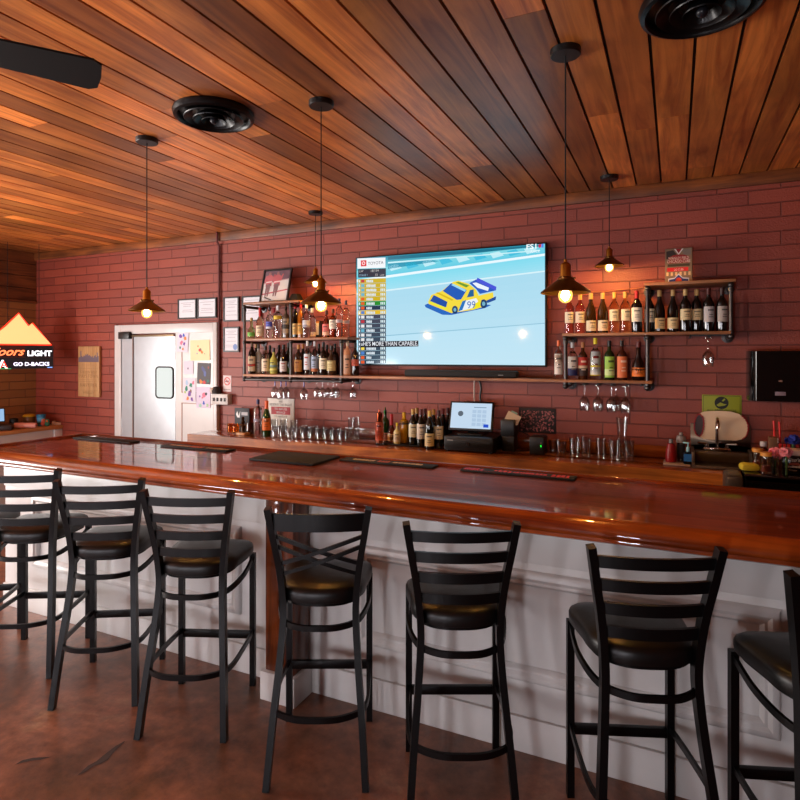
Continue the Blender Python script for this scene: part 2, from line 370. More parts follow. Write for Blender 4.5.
gx = px(182, 4.71)
m.box(gx-.008, gx+.008, WALL-.042, WALL-.039, 1.36, 1.83, 'satin', (.62, .48, .43)); m.box(gx-.008, gx+.008, WALL-.042, WALL-.039, .3, 1.24, 'satin', (.62, .48, .43))
m.box(gx-.008, dx1-.05, WALL-.042, WALL-.039, 1.35, 1.36, 'satin', (.62, .48, .43)); m.box(gx-.008, dx1-.05, WALL-.042, WALL-.039, 1.235, 1.245, 'satin', (.62, .48, .43))
m.struct('door_2')
# children's drawings taped to the white leaf
def paper(name, u0, v0, u1, v1, base, blobs, label, cat, group=None, tilt=0, off=.0015, Y=WALL-.042, frame=None):
    x0, x1 = px(u0, Y), px(u1, Y); z1, z0 = pz((u0+u1)/2, v0, Y), pz((u0+u1)/2, v1, Y)
    W_, H_ = x1-x0, z1-z0; m = MB()
    m.box(-W_/2, W_/2, -.002, 0, -H_/2, H_/2, 'print', base)
    rr = random.Random(u0*7+v0)
    for i, (a, b, r, c) in enumerate(blobs):
        cx, cz, R = (a-.5)*W_, (.5-b)*H_, r*W_
        ph = rr.uniform(0, 6); k = 9
        pts = []
        for j in range(k):
            q = R*rr.uniform(.4, .8); X = cx+q*cos(ph+2*pi*j/k); Z = cz+q*sin(ph+2*pi*j/k)*1.15
            pts.append((max(-W_/2, min(W_/2, X)), max(-H_/2, min(H_/2, Z))))
        m.flat(pts, -.0022-.0002*i, 'print', c)
    o = m.thing(name, label, cat, ((x0+x1)/2, Y-off, (z0+z1)/2), 0, group)
    o.rotation_euler = (0, radians(tilt), 0); return o
OR, PU, BL, RD, GN, YL, PK, DK = (.85, .5, .2), (.45, .25, .6), (.2, .35, .75), (.8, .2, .2), (.1, .5, .4), (.9, .75, .3), (.85, .45, .55), (.15, .13, .18)
paper('drawing', 177.5, 331, 188.5, 352, (.84, .81, .86), [(.3, .25, .2, PU), (.55, .2, .17, BL), (.7, .35, .2, OR), (.4, .55, .2, PK), (.65, .6, .18, PU), (.3, .8, .12, GN), (.55, .85, .14, OR)], 'white paper with purple and orange scribbles, highest drawing on the white door panel', 'drawing', tilt=4)
paper('drawing', 190.5, 340, 210, 360.5, (.93, .85, .66), [(.4, .3, .05, OR), (.5, .5, .12, RD), (.55, .45, .06, GN), (.6, .6, .1, OR), (.35, .65, .04, BL), (.75, .68, .03, DK)], 'cream paper with a tiny red and orange sketch, widest on the white door panel', 'drawing', tilt=-1)
paper('drawing', 184, 361, 193.5, 374, (.84, .81, .86), [(.45, .6, .1, DK), (.45, .5, .07, PU)], 'small white paper with one dark mark, beside the brown groove of the door', 'drawing')
paper('drawing', 197.5, 363, 210.5, 384, (.29, .27, .28), [(.45, .3, .25, (.3, .32, .5)), (.6, .5, .2, (.35, .4, .62)), (.3, .9, .2, OR), (.55, .93, .16, RD), (.85, .85, .12, GN), (.85, .2, .12, (.6, .3, .25))], 'dark grey drawing with orange and green along its foot, on the white door panel', 'drawing', tilt=2)
paper('drawing', 183.5, 378, 196, 402, (.84, .82, .86), [(.3, .2, .2, (.65, .75, .85)), (.25, .45, .22, GN), (.6, .3, .2, GN), (.8, .2, .16, PK), (.6, .55, .15, (.5, .3, .2)), (.5, .65, .22, PU), (.35, .85, .15, OR), (.7, .88, .16, PU), (.15, .6, .12, (.6, .75, .3))], 'paper covered in green and purple painting, lower left on the white panel', 'drawing')
paper('drawing', 196.5, 387, 210.5, 408, (.83, .78, .86), [(.55, .35, .22, PK), (.7, .32, .12, DK), (.25, .45, .08, PU), (.55, .75, .13, BL), (.3, .88, .15, (.6, .8, .7)), (.8, .85, .15, (.65, .8, .6)), (.45, .5, .1, PK)], 'lilac paper with a pink figure and blue spot, lower right on the door panel', 'drawing')

# framed certificates on the brick
def certificate(u0, v0, u1, v1, label, seal=False, head=.35):
    Y = WALL-.001; x0, x1 = px(u0, Y), px(u1, Y); uc = (u0+u1)/2; z1, z0 = pz(uc, v0, Y), pz(uc, v1, Y); W_, H_ = x1-x0, z1-z0
    e = empty('certificate', label, 'certificate', ((x0+x1)/2, Y, (z0+z1)/2), 0, 'framed certificates on the brick')
    m = MB(); t = .014
    for a, b, c, d in ((-W_/2, -W_/2+t, -H_/2, H_/2), (W_/2-t, W_/2, -H_/2, H_/2), (-W_/2+t, W_/2-t, -H_/2, -H_/2+t), (-W_/2+t, W_/2-t, H_/2-t, H_/2)): m.box(a, b, -.022, 0, c, d, 'satin', (.06, .05, .06))
    m.build('frame', e)
    m = MB(); m.box(-W_/2+t, W_/2-t, -.014, -.002, -H_/2+t, H_/2-t, 'print', (.86, .86, .88))
    rr = random.Random(u0); z = H_/2-.045
    while z > -H_/2+.05:
        wd = W_*rr.uniform(.2, .36); m.flat([(-wd, z), (wd, z), (wd, z+.004), (-wd, z+.004)], -.0145, 'print', (.55, .56, .6)); z -= rr.choice([.018, .026, .04])
    if seal: m.flat([(W_*.25+.028*cos(t_*pi/6), -H_*.3+.032*sin(t_*pi/6)) for t_ in range(12)], -.015, 'print', (.45, .55, .75))
    m.build('paper', e)
certificate(179, 299, 197.5, 319, 'leftmost of the two certificates above the white door frame')
certificate(198.5, 298, 217.5, 318, 'certificate above the white door frame, touching the red conduit')
certificate(224.5, 297, 240, 321.5, 'upper of the two stacked certificates just right of the red conduit')
certificate(224.5, 327, 240, 352, 'lower certificate right of the red conduit, with a small blue seal', True)
certificate(243, 296, 262, 321.5, 'certificate partly behind the left end of the pipe shelf')

# wooden skyline sign
Y = WALL-.002; x0, x1 = px(80.5, Y), px(101.5, Y); z1, z0 = pz(89, 346.5, Y), pz(89, 396.5, Y)
m = MB(); W_, H_ = x1-x0, z1-z0
for k in range(4): m.box(-W_/2+k*W_/4+.001, -W_/2+(k+1)*W_/4-.001, -.03, 0, -H_/2+random.uniform(0, .004), H_/2, 'sign_wood', (.96+.03*(k % 2),)*3+(1,), .002)
m.box(-W_/2+.01, W_/2-.01, -.028, -.002, -H_/2+.01, H_/2-.01, 'sign_wood', (.9, .9, .9, 1))
sk = [(-.5, .28)]; hs = [.02, .03, .15, .05, .03, .06, .05, .08, .07, .09, .06, .07, .05, .03, .05, .02, .05, .07, .03, .12, .05]
for i, hgt in enumerate(hs): a = -.48+.96*i/len(hs); sk += [(a, .26+hgt*1.0), (a+.96/len(hs), .26+hgt*1.0)]
sk += [(.48, .19), (-.48, .19)]; sk[0] = (-.48, .26)
m.flat([(a*W_, b*H_) for a, b in sk], -.0305, 'print', (.42, .36, .4))
e = m.thing('wooden_sign', 'tall narrow wooden sign with a painted skyline, left of the white door', 'sign', ((x0+x1)/2, Y, (z0+z1)/2))
m = MB()
for t, z, s_ in (('GOLDEN WEST', -.035, .062), ('MAYS TOWN', -.125, .085), ('NAVY PIER', -.305, .09), ('WRIGLEY', -.445, .07)):
    vs, _ = textmesh(t, 'CENTER', 0, 0); wd = max(v[0] for v in vs)*2*s_*H_
    m.text(t, 0, z*H_, s_*H_*1.15, -.0308, 'print', (.58, .42, .25), sx=min(1, W_*.88/wd/1.15), align='CENTER')
for z in (.13, .06, -.165, -.2, -.375): m.flat([(-W_*.42, z*H_), (W_*.42, z*H_), (W_*.42, z*H_+.003), (-W_*.42, z*H_+.003)], -.0308, 'print', (.62, .46, .29))
m.build('lettering', e)

# red conduit and outlet boxes
cx_ = px(219, WALL-.02)
m = MB(); m.tube([(cx_, WALL-.05, CEIL-.0), (cx_, WALL-.05, CEIL-.1), (cx_, WALL-.02, CEIL-.14), (cx_, WALL-.02, pz(219, 394, WALL))], .012, 'satin', (.38, .13, .1), n=8, up=(0, 1, 0))
for zz in (2.6, 2.1): m.box(cx_-.02, cx_+.02, WALL-.012, WALL, zz, zz+.02, 'satin', (.36, .12, .1))
m.thing('conduit', 'red painted conduit pipe running up the brick from the white switch box', 'pipe')
x0, x1 = px(211.5, 4.68), px(227.5, 4.68); z1, z0 = pz(219, 394, 4.68), pz(219, 404.5, 4.68)
m = MB(); m.box(x0, x1, 4.68, WALL-.001, z0, z1, 'satin', (.8, .78, .76), .004)
e = m.thing('switch_box', 'white four gang electrical box at the foot of the red conduit', 'electrical box')
for k in range(4):
    xx = x0+(x1-x0)*(k+.7)/4.4; m = MB(); m.box(xx-.008, xx+.008, 4.668, 4.68, (z0+z1)/2-.02, (z0+z1)/2+.015, 'satin', (.12, .1, .1), .002).build('switch', e)
m = MB(); m.lathe([(0, 0), (.045, 0), (.05, .03), (.03, .07), (0, .075)], 'matte', (.16, .12, .11), 14); m.sphere(.028, 'matte', (.82, .76, .7), (-.035, -.02, .035))
m.thing('plush_toy', 'small dark brown fuzzy ball with pale side on top of white switch box', 'toy', ((x0+x1)/2-.065, 4.71, z1))
# no smoking plate
x0, x1 = px(223.5, WALL), px(231.5, WALL); z1, z0 = pz(228, 375.5, WALL), pz(228, 391.5, WALL); W_, H_ = x1-x0, z1-z0
m = MB(); m.box(-W_/2, W_/2, -.003, 0, -H_/2, H_/2, 'print', (.85, .78, .77))
R = W_*.4; c_ = H_*.14
def ring(r0, r1, y, cx, cz, col, m, n=24, mat='print'):
    for i in range(n):
        a, b = 2*pi*i/n, 2*pi*(i+1)/n
        m.flat([(cx+r0*cos(a), cz+r0*sin(a)), (cx+r1*cos(a), cz+r1*sin(a)), (cx+r1*cos(b), cz+r1*sin(b)), (cx+r0*cos(b), cz+r0*sin(b))], y, mat, col)
ring(R*.78, R, -.0036, 0, c_, (.78, .1, .1), m)
m.flat([(-R*.6, c_-.006), (R*.45, c_-.006), (R*.45, c_+.006), (-R*.6, c_+.006)], -.0034, 'print', DK)
m.flat([(-R*.62, c_+R*.5), (-R*.5, c_+R*.62), (R*.62, c_-R*.5), (R*.5, c_-R*.62)], -.0038, 'print', (.78, .1, .1))
m.text('NO SMOKING', 0, -H_*.42, .018, -.0036, 'print', DK, align='CENTER', sx=.8)
m.thing('no_smoking_sign', 'small white no smoking sign with red ring on the brick', 'sign', ((x0+x1)/2, WALL-.001, (z0+z1)/2))

# ------------------------------------------------------------------ bar
B0, B1 = -4.3, 1.6
TOP = 1.105
m = MB(); ys = [2.45, 2.63, 2.84, 3.02, 3.205]
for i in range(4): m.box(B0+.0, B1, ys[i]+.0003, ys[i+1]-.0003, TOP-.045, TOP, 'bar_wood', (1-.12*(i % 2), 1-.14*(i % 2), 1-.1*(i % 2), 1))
e = m.thing('bar_counter', 'long varnished red brown wooden bar top with rounded front rail', 'bar counter')
prof = [(2.452, TOP-.045), (2.452, TOP+.004), (2.44, TOP+.008), (2.425, TOP+.006), (2.408, TOP-.002), (2.392, TOP-.015), (2.381, TOP-.03), (2.377, TOP-.043), (2.379, TOP-.053), (2.386, TOP-.06), (2.384, TOP-.066), (2.386, TOP-.074), (2.395, TOP-.08), (2.42, TOP-.08), (2.43, TOP-.045)]
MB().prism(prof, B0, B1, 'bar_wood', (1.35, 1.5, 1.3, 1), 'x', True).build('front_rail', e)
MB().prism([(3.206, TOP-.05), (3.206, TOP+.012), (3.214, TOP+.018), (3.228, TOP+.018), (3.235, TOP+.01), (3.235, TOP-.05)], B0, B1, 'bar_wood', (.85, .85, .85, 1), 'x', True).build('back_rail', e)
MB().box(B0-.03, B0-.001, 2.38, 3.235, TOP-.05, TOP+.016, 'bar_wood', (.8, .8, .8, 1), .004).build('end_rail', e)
PAN = 2.605
m = MB(); m.box(B0+.02, B1, PAN, PAN+.1, 0, TOP-.048, 'paint', WHITE)
m.box(B0+.02, B1, PAN-.018, PAN, .0, .153, 'paint', WHITE, .003)
m.box(B0+.02, B1, PAN-.012, PAN, .835, TOP-.048, 'paint', WHITE, .003)
m.build('bar_front', e, 'white painted panelled bar front')
PILL = [-4.2, -1.81, .73]
def frame_mould(x0, x1, z0, z1):
    m = MB(); L_ = []
    for q, d in ((0, 0), (.004, .016), (.012, .024), (.03, .027), (.045, .018), (.055, .02), (.068, .008), (.07, 0)):
        L_.append([(x0+q, PAN-.0005-d, z0+q), (x1-q, PAN-.0005-d, z0+q), (x1-q, PAN-.0005-d, z1-q), (x0+q, PAN-.0005-d, z1-q)])
    vs = [p for r in L_ for p in r]
    m.add(vs, [(k*4+i, k*4+(i+1) % 4, k*4+4+(i+1) % 4, k*4+4+i) for k in range(len(L_)-1) for i in range(4)], 'paint', WHITE)
    m.build('panel_moulding', e)
frame_mould(-3.97, -2.18, .31, .80); frame_mould(-1.44, .36, .31, .80); frame_mould(1.1, 1.58, .31, .80)
for p in PILL:
    if p < -4: continue
    m = MB(); m.box(p-.085, p+.085, PAN-.16, PAN-.02, .145, TOP-.05, 'dark_wood', (1, 1, 1, 1), .004).build('post', e, 'dark stained timber post')
    m = MB(); m.box(p-.105, p+.105, PAN-.18, PAN-.019, 0, .145, 'paint', WHITE, .004).build('post_base', e)

# rubber rail mats on the bar
def rail_mat(x0, x1, y0, y1, rz, label, deco, edge=(.03, .03, .035), h=.01, name='bar_mat'):
    e = MB().box(-(x1-x0)/2, (x1-x0)/2, -(y1-y0)/2, (y1-y0)/2, 0, h, 'matte', edge, .002).thing(name, label, 'bar mat', ((x0+x1)/2, (y0+y1)/2, TOP+.001), radians(rz))
    m = MB(); W_, D_ = x1-x0, y1-y0; rr = random.Random(int(abs(x0)*100))
    for (a, b, c0, c1, col) in deco: 
        x = a*W_-W_/2
        while x < b*W_-W_/2-.012:
            q = rr.uniform(.01, .022)
            m.add([(x, c0*D_-D_/2+rr.uniform(0, .006), h+.0004), (x+q, c0*D_-D_/2, h+.0004), (x+q*.9, c1*D_-D_/2-rr.uniform(0, .01), h+.0004), (x+.002, c1*D_-D_/2, h+.0004)], [(0, 1, 2, 3)], 'print', col); x += q*rr.uniform(1.0, 1.35)
    if m.v: m.build('lettering', e)
    return e
rail_mat(-4.2, -3.59, 3.06, 3.155, 0, 'plain black rubber mat at the left end of the bar', [])
rail_mat(-3.28, -2.69, 3.055, 3.155, 0, 'black bar mat with orange patch lettering, behind the third stool', [(.08, .38, .3, .7, (.75, .6, .5)), (.4, .6, .25, .75, (.8, .35, .12)), (.64, .95, .3, .7, (.7, .58, .45))])
rail_mat(-2.36, -1.9, 2.885, 3.19, 0, 'large black rubber drip mat, deepest mat on the bar', [], h=.014)
rail_mat(-1.85, -1.24, 3.1, 3.195, 0, 'black bar mat with cream and orange lettering, beside the red mat', [(.12, .36, .3, .7, (.85, .75, .6)), (.4, .52, .25, .75, (.85, .38, .15)), (.56, .88, .3, .7, (.85, .75, .6))])
rail_mat(-1.08, -.465, 3.11, 3.2, 0, 'red and black bar mat in front of the cash drawer', [(.02, .22, .15, .85, (.75, .1, .15)), (.3, .78, .3, .75, (.85, .2, .22)), (.8, .97, .15, .85, (.75, .1, .15)), (.02, .97, .02, .1, (.8, .1, .13))])

# ------------------------------------------------------------------ back counter
C0, C1, CT, CF = -4.2, 2.2, 1.0, 4.25
m = MB(); m.box(C0, C1, CF, CF+.24, CT-.075, CT, 'counter_wood', (1, 1, 1, 1), .006); m.box(C0, C1, CF+.242, WALL-.001, CT-.075, CT, 'counter_wood', (.85, .85, .85, 1), .003)
bc = m.thing('back_counter', 'varnished wooden back counter against the red brick wall', 'counter')
MB().box(C0, C1, CF-.012, CF-.0005, CT-.075, CT-.001, 'fascia_wood', (1, 1, 1, 1)).build('front_board', bc)
m = MB(); m.box(C0+.05, C1-.05, CF+.04, WALL-.001, 0, CT-.075, 'satin', (.28, .16, .12)).build('cabinet_body', bc)
MB().box(px(346, WALL), px(691, 4.6)-.004, WALL-.022, WALL-.001, CT, CT+.085, 'counter_wood', (1, 1, 1, 1), .003).build('backsplash', bc)
MB().box(px(753, 4.6)+.004, C1, WALL-.022, WALL-.001, CT, CT+.085, 'counter_wood', (1, 1, 1, 1), .003).build('backsplash', bc)

# left side counter
m = MB(); m.box(-7.195, -6.69, 2.2, WALL-.002, .865, .905, 'pale_wood', (1, 1, 1, 1), .004)
lc = m.thing('side_counter', 'white side counter with pale wood top in the left corner', 'counter')
m = MB(); m.box(-7.195, -6.72, 2.25, WALL-.002, 0, .865, 'paint', WHITE); m.box(-6.725, -6.70, WALL-.1, WALL-.002, 0, .86, 'paint', WHITE, .004); m.build('cabinet_body', lc, 'white painted body')

# ------------------------------------------------------------------ stools
def leg_bm(pts, rect, up): m = MB(); m.tube(pts, 0, 'black_metal', (.02, .02, .025), rect=rect, up=up); return m
KB = (.02, .02, .025)
def smooth_path(pts, n=6):
    P = [Vector(p) for p in pts]; out = []
    for i in range(len(P)-1):
        p0, p1, p2, p3 = P[max(i-1, 0)], P[i], P[i+1], P[min(i+2, len(P)-1)]
        for k in range(n):
            t = k/n; out.append(.5*((2*p1)+(-p0+p2)*t+(2*p0-5*p1+4*p2-p3)*t*t+(-p0+3*p1-3*p2+p3)*t**3))
    out.append(P[-1]); return out
REAR = lambda s_: smooth_path([(s_*.2, -.235, 0), (s_*.182, -.19, .25), (s_*.163, -.145, .47), (s_*.153, -.122, .62), (s_*.153, -.118, .72), (s_*.167, -.13, .86), (s_*.190, -.152, 1.0), (s_*.209, -.17, 1.117)], 4)
def rear_at(z, s_):
    P = REAR(s_)
    for a, b in zip(P, P[1:]):
        if a.z <= z <= b.z: return a.lerp(b, (z-a.z)/(b.z-a.z+1e-9))
def make_stool(kind, label, loc, rz):
    e = empty('bar_stool', label, 'bar stool', loc, rz, 'bar stools')
    seat_shape = []
    for i in range(48):
        a = 2*pi*i/48; ca, sa = cos(a), sin(a)
        ex = .32 if sa > 0 else .8
        x = abs(ca)**ex*(1 if ca > 0 else -1); y = abs(sa)**(.32 if sa > 0 else .8)*(1 if sa > 0 else -1)
        wdt = .19+.03*y if y > 0 else .19
        seat_shape.append((x*wdt, .03+y*(.205 if y > 0 else .185)))
    m = MB(); vs = []; fs = []; n = len(seat_shape)
    for (k, z) in ((.94, .709), (.99, .714), (1.0, .728), (1.0, .748), (.975, .762), (.9, .774), (.7, .784), (.4, .788)):
        for (x, y) in seat_shape: vs.append((x*k, .05+(y-.05)*k, z))
    for j in range(7):
        for i in range(n): fs.append((j*n+i, j*n+(i+1) % n, (j+1)*n+(i+1) % n, (j+1)*n+i))
    fs += [list(range(n))[::-1], [7*n+i for i in range(n)]]
    m.add(vs, fs, 'vinyl', (.03, .028, .028), True); seat = m.build('seat', e, 'black vinyl seat')
    m = MB(); m.prism([(x*.9, .05+(y-.05)*.9) for x, y in seat_shape], .695, .713, 'black_metal', KB, 'z'); m.build('seat_pan', seat)
    for s_ in (-1, 1):
        leg_bm(REAR(s_), (.027, .038), (0, 1, 0)).build('leg', e)
        leg_bm([(s_*.192, .222, 0), (s_*.192, .222, .70)], (.028, .028), (0, 1, 0)).build('leg', e)
    for z, zf in ((.625, .675), (.285, .285)):
        a, b = rear_at(z, -1), rear_at(z, 1); zr = z
        q = (.11 if z < .5 else .10)
        pts = smooth_path([(-.192, .21, zf), (-.2, .05, (z+zf)/2), (a.x-.012, a.y+.03, z), (a.x*.6, a.y-.015-.03, z), (0, a.y-.06, z), (b.x*.6, b.y-.015-.03, z), (b.x+.012, b.y+.03, z), (.2, .05, (z+zf)/2), (.192, .21, zf)], 5)
        m = MB(); m.tube(pts, 0, 'black_metal', KB, rect=(.012, .024), up=(0, 0, 1)); m.build('foot_ring' if z < .5 else 'brace_ring', e)
    m = MB(); m.box(-.18, .18, .211, .233, .25, .287, 'black_metal', KB, .002); m.build('front_stretcher', e)
    def slat(z, h, hz=0):
        a = rear_at(z, 1); pts = []
        for i in range(13):
            t = -1+2*i/12; pts.append((a.x*t, a.y-.028*(1-t*t), z))
        m = MB(); m.tube(pts, 0, 'black_metal', KB, rect=(.014, h), up=(0, 0, 1)); return m
    if kind == 'ladder':
        for z in (1.067, .986, .904, .822): slat(z, .039).build('back_slat', e)
    else:
        slat(1.06, .072).build('back_rail', e)
        for s_ in (-1, 1):
            for d in (0, .045):
                a, b = rear_at(.83+d, -s_), rear_at(.955+d, s_); pts = []
                for i in range(9):
                    t = i/8; p = a.lerp(b, t); pts.append((p.x, p.y-.02*(1-(2*t-1)**2)-(.004 if s_ > 0 else -.004), p.z))
                MB().tube(pts, 0, 'black_metal', KB, rect=(.012, .016), up=(0, 0, 1)).build('cross_bar', e)
    return e
st = make_stool('ladder', 'black ladder back bar stool, fourth in view from the left', (-2.125, 2.235, 0), radians(22))
make_stool('cross', 'black bar stool with crossed bars in its back, the only one of its kind', (-1.408, 2.225, 0), radians(25))
for x, y, r, lb in ((-3.84, 2.115, 33, 'black bar stool cut by the left edge, turned and mostly hidden behind another stool'), (-3.36, 2.22, 28, 'black ladder back bar stool, its back cut by the left edge of the photo'),
                    (-2.735, 2.225, 30, 'black ladder back bar stool with a bright reflection down its left post'),
                    (-.801, 2.271, 25, 'black ladder back bar stool, just right of the one with crossed bars'),
                    (-.118, 2.275, 21, 'large black ladder back bar stool, second from the right edge'), (.445, 2.265, 20, 'black bar stool cut off by the right edge of the photo')):
    dup(st, (x, y, 0), radians(r), lb)
st['label'] = 'black ladder back bar stool, directly left of the one with crossed bars'

# ------------------------------------------------------------------ pendant lamps
def pendant(x, y, zb, label, power):
    e = empty('pendant_lamp', label, 'pendant lamp', (x, y, CEIL), 0, 'cone pendant lamps')
    d = zb-CEIL        # bulb centre below the ceiling
    MB().lathe([(0, 0), (.062, 0), (.062, -.022), (.058, -.026), (0, -.026)], 'satin', (.03, .03, .03), 24).build('canopy', e)
    MB().cyl(.003, d+.138, -.02, 'matte', (.03, .03, .03), 6).build('cord', e)
    sock = MB().lathe([(0, d+.14), (.006, d+.14), (.008, d+.128), (.016, d+.124), (.022, d+.114), (.022, d+.075), (.024, d+.07), (.026, d+.06), (0, d+.058)], 'brass', (.72, .5, .2), 16).build('socket', e, 'brass lamp socket')
    m = MB(); m.lathe([(.024, d+.068), (.032, d+.062), (.034, d+.054), (.098, d+.008), (.101, d+.002), (.099, d+.0), (.096, d+.005), (.033, d+.050), (.02, d+.056)], 'brass', (.5, .39, .24), 28)
    for k in range(3): a = k*2.1+.4; m.sphere(.006, 'brass', (.7, .55, .3), (.036*cos(a), .036*sin(a), d+.062), 6)
    m.build('shade', e, 'dark bronze cone shade')
    m = MB(); m.lathe([(.012, d+.05), (.013, d+.03), (.022, d+.015), (.0285, d-.002), (.029, d-.012), (.025, d-.027), (.014, d-.037), (0, d-.041)], 'bulb_glass', (1, .72, .36), 16); gb = m.build('bulb', sock)
    MB().lathe([(0, d+.012), (.011, d+.008), (.017, d-.004), (.017, d-.014), (.01, d-.026), (0, d-.03)], 'bulb', (1, .76, .42), 12).build('filament', sock)
    return e
pendant(-2.79, 2.5, 2.005, 'leftmost cone pendant lamp, hanging in front of the white door', 0)
pendant(-1.596, 2.5, 2.005, 'nearer of the two overlapping cone pendant lamps left of the television', 0)
pendant(-.41, 2.5, 2.005, 'cone pendant lamp with largest shade in view, right edge of the television', 0)
pendant(-2.867, 4.4, 2.385, 'small far cone pendant lamp seen just above the middle near lamp', 0)
pendant(-.42, 4.4, 2.375, 'small far cone pendant lamp over the right bottle shelf', 0)

# ------------------------------------------------------------------ ceiling vents
def vent(x, y, r, label):
    e = empty('ceiling_vent', label, 'ceiling vent', (x, y, CEIL), 0, 'round black ceiling vents')
    MB().lathe([(0, -.002), (r*.98, -.0), (r, -.012), (r*.97, -.032), (r*.9, -.038), (r*.86, -.03), (r*.84, -.008), (0, -.008)], 'black_metal', (.02, .02, .024), 40).build('outer_ring', e)
    for k, q in enumerate((.72, .5, .3)):
        MB().lathe([(r*q*.72, -.012-.004*k), (r*q*.98, -.036-.006*k), (r*q, -.04-.006*k), (r*q*1.02, -.036-.006*k), (r*q*.76, -.01-.004*k)], 'black_metal', (.025, .025, .028), 36).build('louver_ring', e)
    MB().sphere(r*.1, 'black_metal', (.1, .1, .12), (0, 0, -.04), 12).build('center_cap', e)
vent(-2.17, 2.375, .206, 'round black ceiling vent between the two left lamps')
vent(.087, 2.355, .21, 'round black ceiling vent cut by the top edge of the photo')

# ------------------------------------------------------------------ ceiling fan (only one blade reaches the picture)
hx_, hy_ = -2.05, .78; e = empty('ceiling_fan', 'black ceiling fan, a single blade tip showing at the upper left', 'ceiling fan', (hx_, hy_, CEIL))
MB().lathe([(0, 0), (.07, 0), (.07, -.05), (.015, -.06), (.015, -.22), (.1, -.24), (.12, -.3), (.1, -.38), (.05, -.42), (0, -.425)], 'satin', (.03, .03, .03), 24).build('motor', e)
for k in range(5):
    a = radians(58+72*k); m = MB(); m.at(Matrix.Rotation(a, 4, 'Z') @ Matrix.Translation((0, 0, -.35)) @ Matrix.Rotation(radians(-12), 4, 'X'))
    m.box(.09, .2, -.02, .02, -.004, .004, 'satin', (.03, .03, .03))
    pr = [(.17, -.055), (.63, -.078), (.655, -.06), (.66, 0), (.655, .06), (.63, .078), (.17, .055)]
    m.prism(pr, -.004, .004, 'matte', (.045, .04, .04), 'z'); m.build('blade', e)

# ------------------------------------------------------------------ television
TY = 4.65
tx0, tx1, tz0, tz1 = px(355.5, TY), px(546.5, TY), 1.656, 2.627
e = empty('television', 'large flat television showing a yellow race truck', 'television', (0, 0, 0))
m = MB(); m.box(tx0, tx1, TY, TY+.035, tz0, tz1, 'satin', (.03, .03, .035), .004); m.box((tx0+tx1)/2-.3, (tx0+tx1)/2+.3, TY+.03, WALL-.001, 1.9, 2.4, 'satin', (.03, .03, .03)); m.build('case', e)
m = MB(); ty = TY-.0006
TV = lambda u, v: (px(u, TY), pz(u, v, TY))
def tq(pts, col, lay=0): m.flat([TV(*p) for p in pts], ty-.0003*lay, 'screen', col)
X0, X1, Z0, Z1 = tx0+.012, tx1-.012, tz0+.014, tz1-.01
def band(fa, fb, ca, cb, lay=0):   # fa,fb: (left z frac, right z frac) of upper and lower edge, 0 top
    H_ = Z1-Z0; n = 6
    for i in range(n):
        t0, t1 = i/n, (i+1)/n
        L0 = fa[0]+(fb[0]-fa[0])*t0; L1 = fa[0]+(fb[0]-fa[0])*t1; R0 = fa[1]+(fb[1]-fa[1])*t0; R1 = fa[1]+(fb[1]-fa[1])*t1
        c = tuple(ca[k]+(cb[k]-ca[k])*(t0+t1)/2 for k in range(3)); cl = lambda f: max(0, min(1, f))
        m.flat([(X0, Z1-H_*cl(L0)), (X1, Z1-H_*cl(R0)), (X1, Z1-H_*cl(R1)), (X0, Z1-H_*cl(L1))], ty-.0003*lay, 'screen', c)
band((0, 0), (.12, -.0), (.12, .55, .66), (.4, .78, .84))
band((.12, 0), (.2, .08), (.5, .85, .9), (.38, .8, .9)); band((.2, .08), (.225, .1), (.93, .98, 1), (.9, .97, 1))
band((.225, .1), (.33, .22), (.5, .86, .94), (.62, .88, .95)); band((.33, .22), (.345, .232), (.85, .95, .98), (.85, .95, .98))
band((.345, .232), (.75, .65), (.66, .86, .94), (.72, .88, .95)); band((.75, .65), (.76, .658), (.55, .76, .86), (.6, .8, .88)); band((.76, .658), (1, 1), (.73, .89, .96), (.76, .90, .96))
rr = random.Random(5)
for i in range(9):
    u = 388+i*17; v0 = 275-i*2.1; tq([(u, v0-9), (u+9, v0-11), (u+14, v0-7), (u+3, v0-4)], (.25, .75, .88) if i % 2 else (.75, .93, .97), 1)
tq([(388, 256.6), (540, 244.8), (540, 246.5), (470, 253.5), (388, 260)], (.08, .45, .55), 1); tq([(388, 262), (540, 250), (540, 251), (388, 263.5)], (.8, .95, .97), 2)
tq([(388, 264), (430, 260), (440, 261), (388, 269)], (.15, .6, .72), 1)
C = lambda *p: [(410+a/8, 260+b/8) for a, b in p]
def tc_(pts, col, lay): tq(C(*pts), col, lay)
tc_([(118, 360), (145, 348), (330, 415), (600, 355), (650, 360), (600, 385), (330, 440), (260, 438), (125, 378)], (.1, .4, .75), 2)
tc_([(145, 335), (170, 280), (250, 250), (345, 175), (385, 165), (470, 190), (530, 240), (550, 285), (665, 258), (670, 310), (610, 330), (600, 372), (500, 400), (330, 425), (150, 352)], (.96, .86, .25), 3)
tc_([(262, 248), (330, 185), (455, 240), (410, 315), (375, 320)], (.08, .35, .72), 4); tc_([(330, 200), (345, 190), (450, 240), (440, 255)], (.6, .85, .95), 5)
tc_([(160, 330), (190, 280), (300, 335), (290, 378), (230, 370), (165, 345)], (.07, .3, .65), 4); tc_([(150, 338), (165, 330), (300, 385), (290, 400)], (.92, .9, .2), 5)
tc_([(455, 300), (480, 240), (510, 235), (512, 290)], (.1, .38, .6), 4)
tc_([(475, 185), (530, 155), (690, 218), (680, 245), (560, 272), (530, 232)], (.13, .35, .75), 4); tc_([(530, 168), (540, 142), (692, 215), (688, 246)], (.27, .33, .85), 5); tc_([(500, 185), (530, 180), (632, 222), (625, 248), (540, 222)], (.93, .96, 1), 6)
